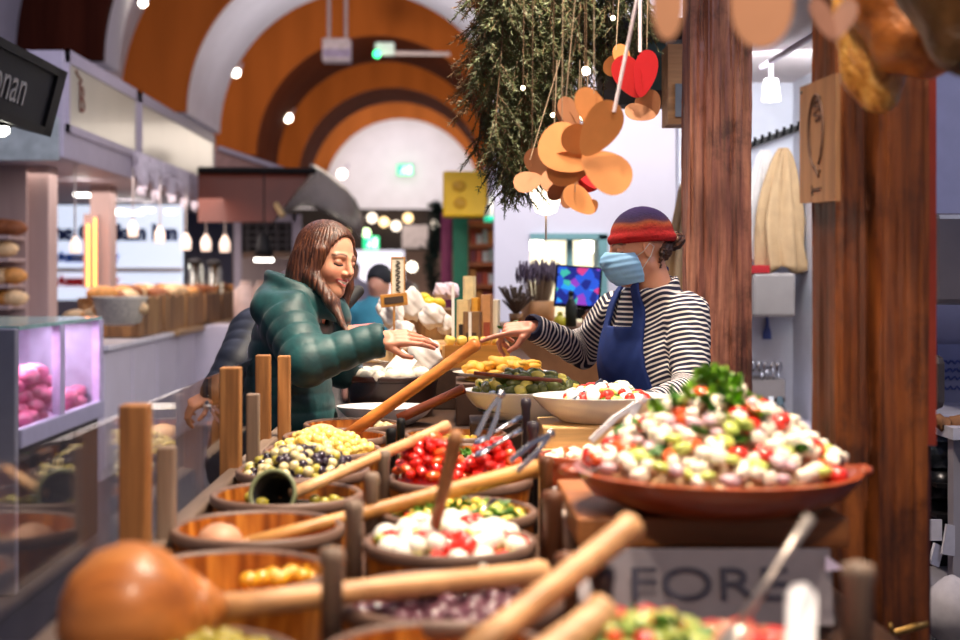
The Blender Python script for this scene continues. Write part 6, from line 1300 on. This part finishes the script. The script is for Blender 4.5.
def k_body(Q):
    d = smin(k_torso(Q, -.015), k_neck(Q), .03)
    for a, b_, r0, r1 in ((SHL, ELL, .045, .038), (ELL, WRL, .038, .026), (SHR, ELR, .045, .038), (ELR, WRR, .038, .026)): d = smin(d, s_cap(Q, a, b_, r0, r1), .03)
    for s in (-.09, .09):
        h_ = bc+l_b*s; d = smin(d, smin(s_cap(Q, h_+A((0, 0, .88)), h_+A((0, 0, .48)), .085, .06), s_cap(Q, h_+A((0, 0, .48)), h_+A((.01, 0, .09)), .058, .038), .03), .03)
    return d
bodyp = [coarse(k_body, (.18, 3.88, .02), (.95, 4.72, 1.56), .014, SKIN), make_head(fr2, 0),
         hand_mesh(WRR, (-1, -.12, -.10), (-.05, -.45, .9), ((6, 4, 6, 4), (-2, 62, 38, 20), (-6, 70, 46, 24), (-10, 74, 50, 24)), (32, 55, 20), .98, flip=1, col=lin((212, 138, 112))),
         hand_mesh(WRL, (-.8, -.3, -.3), (0, -.3, 1), ((4, 30, 35, 20), (0, 36, 40, 20), (-2, 42, 40, 20), (-5, 46, 40, 20)), (35, 30, 25), .95, flip=-1)]
link('body', mesh_np('worker', *joinnp(bodyp)), m_skin, worker)
# striped top with a stripe coordinate that follows each limb
def rawt(Q, a, b_): a = V3(a); u = V3(b_)-a; return (Q-a) @ (u/np.linalg.norm(u))
def k_parts(Q):
    q = tl(Q); tors = k_torso(Q, .004); L = []
    for a, b_, r0, r1 in ((SHL, ELL, .072, .056), (ELL, WRL, .054, .042), (SHR, ELR, .070, .056), (ELR, WRR, .056, .043)): L.append(s_cap(Q, a, b_, r0, r1, True))
    return tors, L
def fold(Q): return .0028*np.sin(Q[:, 2]*70+9*np.sin(Q[:, 0]*16)+5*np.sin(Q[:, 1]*21))
def k_top(Q):
    tors, L = k_parts(Q); d = tors; left = smin(L[0][0], L[1][0], .02); right = smin(L[2][0], L[3][0], .02); d = smin(smin(d, left, .022), right, .022)
    d = smin(d, smax(s_cap(Q, bc+A((0, 0, 1.43)), fr2.w((-.035, 0, -.135)), .090, .078), (Q @ V3((f_b[0]*.35, f_b[1]*.35, 1)))-float(fr2.w((-.03, 0, -.125)) @ A((f_b[0]*.35, f_b[1]*.35, 1)))-.006, .004), .02)
    d = smax(d, -k_neck(Q, .002), .003)
    for w_, e_ in ((WRL, ELL), (WRR, ELR)):
        u = (w_-e_)/np.linalg.norm(w_-e_); d = smax(d, -s_cap(Q, w_+u*.022, w_+u*.08, .034, .04), .003)
    return smax(d+fold(Q), .92-Q[:, 2], .01)
V, Q = nets(k_top, (.16, 3.86, .88), (.97, 4.76, 1.60), .0055)
tors, L = k_parts(V.astype(np.float32)); q = tl(V)
Su = [np.linalg.norm(ELL-SHL), np.linalg.norm(ELR-SHR)]
cand = np.stack([tors, L[0][0], L[1][0], L[2][0], L[3][0]], 1)
coordw = np.stack([q[:, 2]*.98-.55*np.maximum(0, np.abs(q[:, 1])-.06), 1.37-rawt(V, SHL, ELL), 1.37-Su[0]-L[1][1], 1.37-rawt(V, SHR, ELR), 1.37-Su[1]-L[3][1]], 1)
wts = np.exp(-np.clip(cand-cand.min(1, keepdims=True), 0, .2)/.004); stripe = (wts*coordw).sum(1)/wts.sum(1)
neckm = q[:, 2] > 1.475
stripe = stripe+0*neckm
m_str, nt, b = _nt('breton_stripes'); a = nt.nodes.new('ShaderNodeAttribute'); a.attribute_name = 'stripe'
m1 = nt.nodes.new('ShaderNodeMath'); m1.operation = 'DIVIDE'; m1.inputs[1].default_value = .0158; nt.links.new(a.outputs['Fac'], m1.inputs[0])
m2 = nt.nodes.new('ShaderNodeMath'); m2.operation = 'FRACT'; nt.links.new(m1.outputs[0], m2.inputs[0])
nt.links.new(ramp(nt, m2.outputs[0], [(0, lin((26, 28, 58))), (.55, lin((26, 28, 58))), (.60, lin((236, 226, 220))), (.95, lin((236, 226, 220))), (1, lin((26, 28, 58)))]), b.inputs['Base Color'])
b.inputs['Roughness'].default_value = .85; n = noise(nt, 90, 3); bump(nt, b, n, .25, .002)
link('striped_top', mesh_np('top', V, Q, attrs={'stripe': stripe}), m_str, worker)
# navy bib apron
def k_apron(Q):
    q = tl(Q); sh = np.abs(k_torso(Q, .017)+fold(Q)*.2)-.0058; y = q[:, 1]; z = q[:, 2]
    half = np.where(z > 1.16, .095+np.clip((1.40-z), 0, .3)*.16, .155); bib = np.maximum(np.maximum(np.abs(y+.012)-half, z-1.385), .60-z)
    bib = np.maximum(bib, -q[:, 0]+.015)
    body = smax(sh, bib, .004)
    for s in (-1, 1): # straps to the neck
        yc = s*.080+(z-1.37)*(-s*.14)-.012; st = np.maximum(np.maximum(np.abs(y-yc)-.020, 1.35-z), z-1.62)
        surf = np.abs(smin(k_torso(Q, .017), k_neck(Q, .028), .03))-.0055
        body = np.minimum(body, smax(smax(surf, st, .003), -q[:, 0]-.03, .004))
    return body
V, Q = nets(k_apron, (.30, 4.0, .58), (.90, 4.72, 1.60), .005); m_apr = pm('apron_navy', (14, 44, 112), .75, var=.12, scale=30, bmp=.15)
link('apron', mesh_np('apron', V, Q), m_apr, worker)
def trousers2(Q):
    d = s_cap(Q, bc+l_b*.07+A((0, 0, .88)), bc-l_b*.07+A((0, 0, .88)), .11)
    for s in (-.09, .09):
        h_ = bc+l_b*s; d = smin(d, smin(s_cap(Q, h_+A((0, 0, .86)), h_+A((0, 0, .48)), .098, .075), s_cap(Q, h_+A((0, 0, .48)), h_+A((.01, 0, .11)), .074, .055), .03), .02)
    return smax(smax(d, .10-Q[:, 2], .01), Q[:, 2]-.95, .01)
V, Q = nets(trousers2, (.40, 4.1, .05), (.92, 4.66, 1.0), .014); link('trousers', mesh_np('trousers2', V, Q), pm('dark_denim', (0, 0, 0)), worker)
for s in (-.09, .09):
    h_ = bc+l_b*s; V, Q = nets(lambda q: smax(smin(s_cap(q, h_+A((0, 0, .06)), h_+f_b*.14+A((0, 0, .045)), .048, .042), s_cap(q, h_+A((.0, 0, .08)), h_+A((0, 0, .15)), .046), .03), .002-q[:, 2], .005), h_+A((-.25, -.25, -.02)), h_+A((.2, .2, .24)), .011); link('shoe', mesh_np('shoe', V, Q), m_black, worker)
# knit hat with colour bands and rolled brim
def k_hat(Qw):
    q = fr2.l(Qw).astype(np.float32); tilt = q[:, 2]-.10*q[:, 0]
    d = s_ell(q, (-.022, 0, .044), (.110, .092, .100)); d = smax(d, -s_ell(q, (-.018, 0, .03), (.100, .081, .090)), .006); d = smax(d, .026-tilt-.0, .006)
    rr = np.sqrt((q[:, 0]+.020)**2/(1.16**2)+(q[:, 1]/.95)**2); ring = np.sqrt((rr-.089)**2+((tilt-.036)*.75)**2)-.0130
    d = smin(d, ring, .006)
    ang = np.arctan2(q[:, 1], q[:, 0]); return d-.0012*np.sin(ang*60)*np.sin(tilt*420)
V, Q = nets(k_hat, fr2.c+A((-.18, -.18, -.06)), fr2.c+A((.19, .18, .20)), .0034); q = fr2.l(V); tt = q[:, 2]-.10*q[:, 0]+.004*np.sin(q[:, 0]*60)
stops = [(.0, (170, 14, 18)), (.046, (180, 18, 20)), (.062, (164, 26, 22)), (.074, (170, 58, 28)), (.084, (150, 72, 38)), (.094, (60, 22, 60)), (.110, (36, 14, 70)), (.14, (44, 18, 84)), (.16, (84, 34, 110))]
col = np.stack([np.interp(tt, [s[0] for s in stops], [lin(s[1])[i] for s in stops]) for i in range(3)], 1)
link('knit_hat', mesh_np('hat', V, Q, col), attrmat('knit', .9, 0, .3, 120, .5, 0), worker)
# hair tuft and bun
def k_hair(Qw):
    q = fr2.l(Qw).astype(np.float32); d = s_ell(q, (-.075, 0, -.010), (.040, .062, .045)); d = smin(d, s_ell(q, (-.138, -.005, .010), (.034, .034, .032)), .02); d = smin(d, s_cap(q, (-.06, .065, -.02), (-.045, .058, -.07), .010, .004), .01)
    d = smax(d, -s_ell(q, (-.014, 0, .032), (.085, .068, .078)), .01); return d-.004*np.sin(q[:, 0]*190+6*np.sin(q[:, 2]*90))*np.sin(q[:, 2]*150+q[:, 1]*120)
V, Q = nets(k_hair, fr2.c+A((-.12, -.15, -.12)), fr2.c+A((.24, .15, .08)), .0035); link('hair_bun', mesh_np('bun', V, Q), hairmat('hair_dark', [(.3, (36, 22, 16)), (.55, (74, 46, 32)), (.8, (120, 80, 54))], (8, 8, 8)), worker)
# pleated mask with ear loop
def k_mask(Qw):
    q = fr2.l(Qw).astype(np.float32); d = s_ell(q, (.040, 0, -.050), (.084, .072, .068)); d = smin(d, s_cap(q, (.09, 0, .004), (.116, 0, -.024), .016, .019), .025)
    sh = np.abs(d-.003+.0010*np.sin(q[:, 2]*300))-.0032; cut = np.maximum(np.maximum(q[:, 2]-.010+.28*np.abs(q[:, 1]), -.112-q[:, 2]), .026-q[:, 0]+.25*(q[:, 2]+.05))
    return smax(sh, cut, .003)
V, Q = nets(k_mask, fr2.c+A((-.17, -.14, -.15)), fr2.c+A((.05, .14, .06)), .0022); fm_ = link('face_mask', mesh_np('mask', V, Q), pm('mask_blue', (146, 198, 244), .7, var=.05, scale=60), worker)
for s in (-1, 1):
    MB().tube([fr2.w(p) for p in ((.034, s*.070, -.022), (.012, s*.078, -.012), (-.012, s*.086, .012), (-.026, s*.086, .0), (-.010, s*.082, -.03), (.028, s*.066, -.075))], .0016, 6).build('ear_loop', pm('loop_white', (240, 238, 236), .6), fm_, True)
# ---------------------------------------------------------------- people further off
def passer(label, x, y, yaw, coat, hat=None, hair=(50, 34, 28), height=1.7, h=.018):
    p = thing('person', label, 'person', (x, y, 0)); k = height/1.7; f = Frame((x, y, 0), yaw, 0, 0, k)
    B = lambda Q: f.l(Q).astype(np.float32)
    def body(Q):
        q = B(Q); d = smin(s_ell(q, (0, 0, 1.58), (.095, .078, .115)), s_cap(q, (-.01, 0, 1.38), (0, 0, 1.52), .055), .03); d = smin(d, s_ell(q, (.10, 0, 1.565), (.016, .012, .02)), .01); d = smin(d, s_ell(q, (0, 0, 1.18), (.11, .16, .30)), .06)
        for s in (-1, 1):
            d = smin(d, smin(s_cap(q, (0, s*.18, 1.38), (-.02, s*.24, 1.10), .045, .038), s_cap(q, (-.02, s*.24, 1.10), (.08, s*.22, .86), .036, .028), .02), .03); d = smin(d, s_ell(q, (.10, s*.22, .80), (.03, .022, .06)), .02)
            d = smin(d, smin(s_cap(q, (0, s*.09, .90), (.01, s*.10, .48), .08, .055), s_cap(q, (.01, s*.10, .48), (-.01, s*.10, .07), .053, .036), .03), .03)
        return d*k
    lo, hi = A((x-.45, y-.45, -.02)), A((x+.45, y+.45, height+.1)); V, Q = nets(body, lo, hi, h); link('body', mesh_np('passer', V, Q, np.tile(SKIN, (len(V), 1))), m_skin, p)
    def coatf(Q):
        q = B(Q); d = smin(s_ell(q, (0, 0, 1.16), (.15, .20, .36)), s_cap(q, (0, -.14, 1.38), (0, .14, 1.38), .07), .06)
        for s in (-1, 1): d = smin(d, smin(s_cap(q, (0, s*.18, 1.38), (-.02, s*.24, 1.10), .068, .058), s_cap(q, (-.02, s*.24, 1.10), (.07, s*.22, .89), .056, .046), .02), .03)
        d = smin(d, s_cap(q, (-.02, 0, 1.40), (-.01, 0, 1.46), .075), .03); return smax(d, .78-q[:, 2], .02)*k
    V, Q = nets(coatf, lo, hi, h*.8); link('coat', mesh_np('coatp', V, Q), coat, p)
    def tro(Q):
        q = B(Q); d = s_cap(q, (0, -.06, .86), (0, .06, .86), .11)
        for s in (-1, 1): d = smin(d, smin(s_cap(q, (0, s*.09, .86), (.01, s*.10, .48), .095, .07), s_cap(q, (.01, s*.10, .48), (-.01, s*.10, .11), .07, .055), .03), .02)
        return smax(d, .09-q[:, 2], .01)*k
    V, Q = nets(tro, lo, hi, h*.8); link('trousers', mesh_np('trop', V, Q), pm('dark_denim', (0, 0, 0)), p)
    for s in (-1, 1):
        V, Q = nets(lambda w_: smax(s_cap(B(w_), (-.03, s*.10, .055), (.12, s*.10, .045), .05, .042), .004-B(w_)[:, 2], .005)*k, lo, A((hi[0], hi[1], .25)), h*.8); link('shoe', mesh_np('shoep', V, Q), m_black, p)
    def top(Q):
        q = B(Q); d = s_ell(q, (-.015, 0, 1.625), (.112, .094, .105)) if hat else smin(s_ell(q, (-.018, 0, 1.605), (.108, .09, .105)), s_cap(q, (-.06, 0, 1.56), (-.07, 0, 1.42), .06, .05), .03)
        d = smax(d, -s_ell(q, (.09, 0, 1.53), (.07, .09, .10)), .01)
        return (smax(d, 1.585-q[:, 2], .01) if hat else d)*k
    V, Q = nets(top, A((x-.3, y-.3, 1.3)), hi, h*.7); link('hat' if hat else 'hair', mesh_np('topp', V, Q), hat or pm('hair_%d' % hair[0], hair, .5), p); return p
passer('person in a teal jacket and black hat far behind the tall cream sign', P(379, 0, 9).x, 9, math.radians(-110), pm('jacket_teal', (60, 140, 156), .7), pm('hat_black', (24, 24, 28), .8), height=1.60)
passer('person in a dark coat standing right behind the teal jacketed person', P(409, 0, 10.5).x, 10.5, math.radians(100), pm('coat_black', (34, 32, 38), .7), None, height=1.50)
passer('person in a pale top far down the aisle right of the woman\'s face', P(353, 0, 16).x, 16, math.radians(-70), pm('top_pale', (196, 190, 206), .7), None, (110, 76, 50), height=1.72)
pc = thing('person', 'person in a dark navy jacket bending with tongs just behind the woman', 'person', (-.83, 5.25, 0)); nav = pm('jacket_navy', (22, 28, 46), .55, var=.2)
a0, a1, a3 = A(P(256, 332, 5.24)), A(P(238, 364, 5.08)), A(P(212, 394, 4.98))
def nb_(Q):
    d = smin(s_cap(Q, (-0.810, 5.32, .85), (-0.710, 5.30, 1.22), .11, .12), s_ell(Q, (-0.610, 5.34, 1.46), (.085, .08, .105)), .03); d = smin(d, s_cap(Q, (-0.690, 5.32, 1.28), (-0.630, 5.34, 1.40), .05), .03); d = smin(d, smin(s_cap(Q, a0, a1, .05, .045), s_cap(Q, a1, a3, .042, .028), .02), .03)
    for y in (5.24, 5.42): d = smin(d, smin(s_cap(Q, (-.81, y, .85), (-.79, y, .46), .085, .06), s_cap(Q, (-.79, y, .46), (-.83, y, .08), .058, .04), .03), .03)
    return d
bp = [coarse(nb_, (-1.3, 4.9, .02), (-0.410, 5.6, 1.62), .016, SKIN), hand_mesh(a3, (-.8, -.35, -.45), (-.2, -.5, .8), ((3, 40, 40, 20), (0, 46, 44, 20), (-2, 50, 44, 20), (-4, 55, 44, 20)), (30, 30, 30), .95, .004, flip=1)]
link('body', mesh_np('navyperson', *joinnp(bp)), m_skin, pc)
def nc_(Q):
    d = smin(s_cap(Q, (-0.810, 5.32, .80), (-0.710, 5.30, 1.24), .16, .17), s_cap(Q, (-0.750, 5.22, 1.28), (-0.650, 5.44, 1.28), .10), .06)-quilt(Q[:, 2], .008, .07); e, t_ = s_cap(Q, a0, a1, .10, .08, True); e2, t2 = s_cap(Q, a1, a1+(a3-a1)*.92, .078, .05, True)
    return smax(smin(d, smin(e-quilt(t_, .008), e2-quilt(t2, .007), .02), .03), .70-Q[:, 2], .01)
V, Q = nets(nc_, (-1.3, 4.85, .66), (-0.410, 5.65, 1.5), .009); link('jacket', mesh_np('navyjacket', V, Q), nav, pc)
V, Q = nets(lambda q: smax(smin(s_ell(q, (-0.625, 5.34, 1.475), (.095, .092, .105)), s_cap(q, (-0.670, 5.34, 1.45), (-0.710, 5.34, 1.34), .07, .05), .03), -s_ell(q, (-0.540, 5.34, 1.43), (.06, .085, .09)), .01), (-0.860, 5.2, 1.25), (-0.490, 5.48, 1.62), .01); link('hair', mesh_np('navyhair', V, Q), MATS['hair_dark'], pc)
V, Q = nets(lambda q: smax(smax(smin(s_cap(q, (-0.810, 5.24, .84), (-0.790, 5.24, .12), .10, .06), smin(s_cap(q, (-0.810, 5.42, .84), (-0.790, 5.42, .12), .10, .06), s_cap(q, (-0.810, 5.26, .84), (-0.810, 5.4, .84), .11), .02), .02), .10-q[:, 2], .01), q[:, 2]-.9, .01), (-1.1, 5.05, .05), (-0.610, 5.6, .95), .014); link('trousers', mesh_np('navytrousers', V, Q), pm('dark_denim', (0, 0, 0)), pc)
for y in (5.24, 5.42):
    V, Q = nets(lambda q: smax(s_cap(q, (-.81, y, .06), (-.67, y, .045), .052, .045), .004-q[:, 2], .005), (-1.0, y-.1, -.02), (-.65, y+.1, .2), .012); link('shoe', mesh_np('navyshoe', V, Q), m_black, pc)
tongs('steel tongs held by the person in the navy jacket', P(226, 424, 4.86), P(206, 402, 4.93), .014)
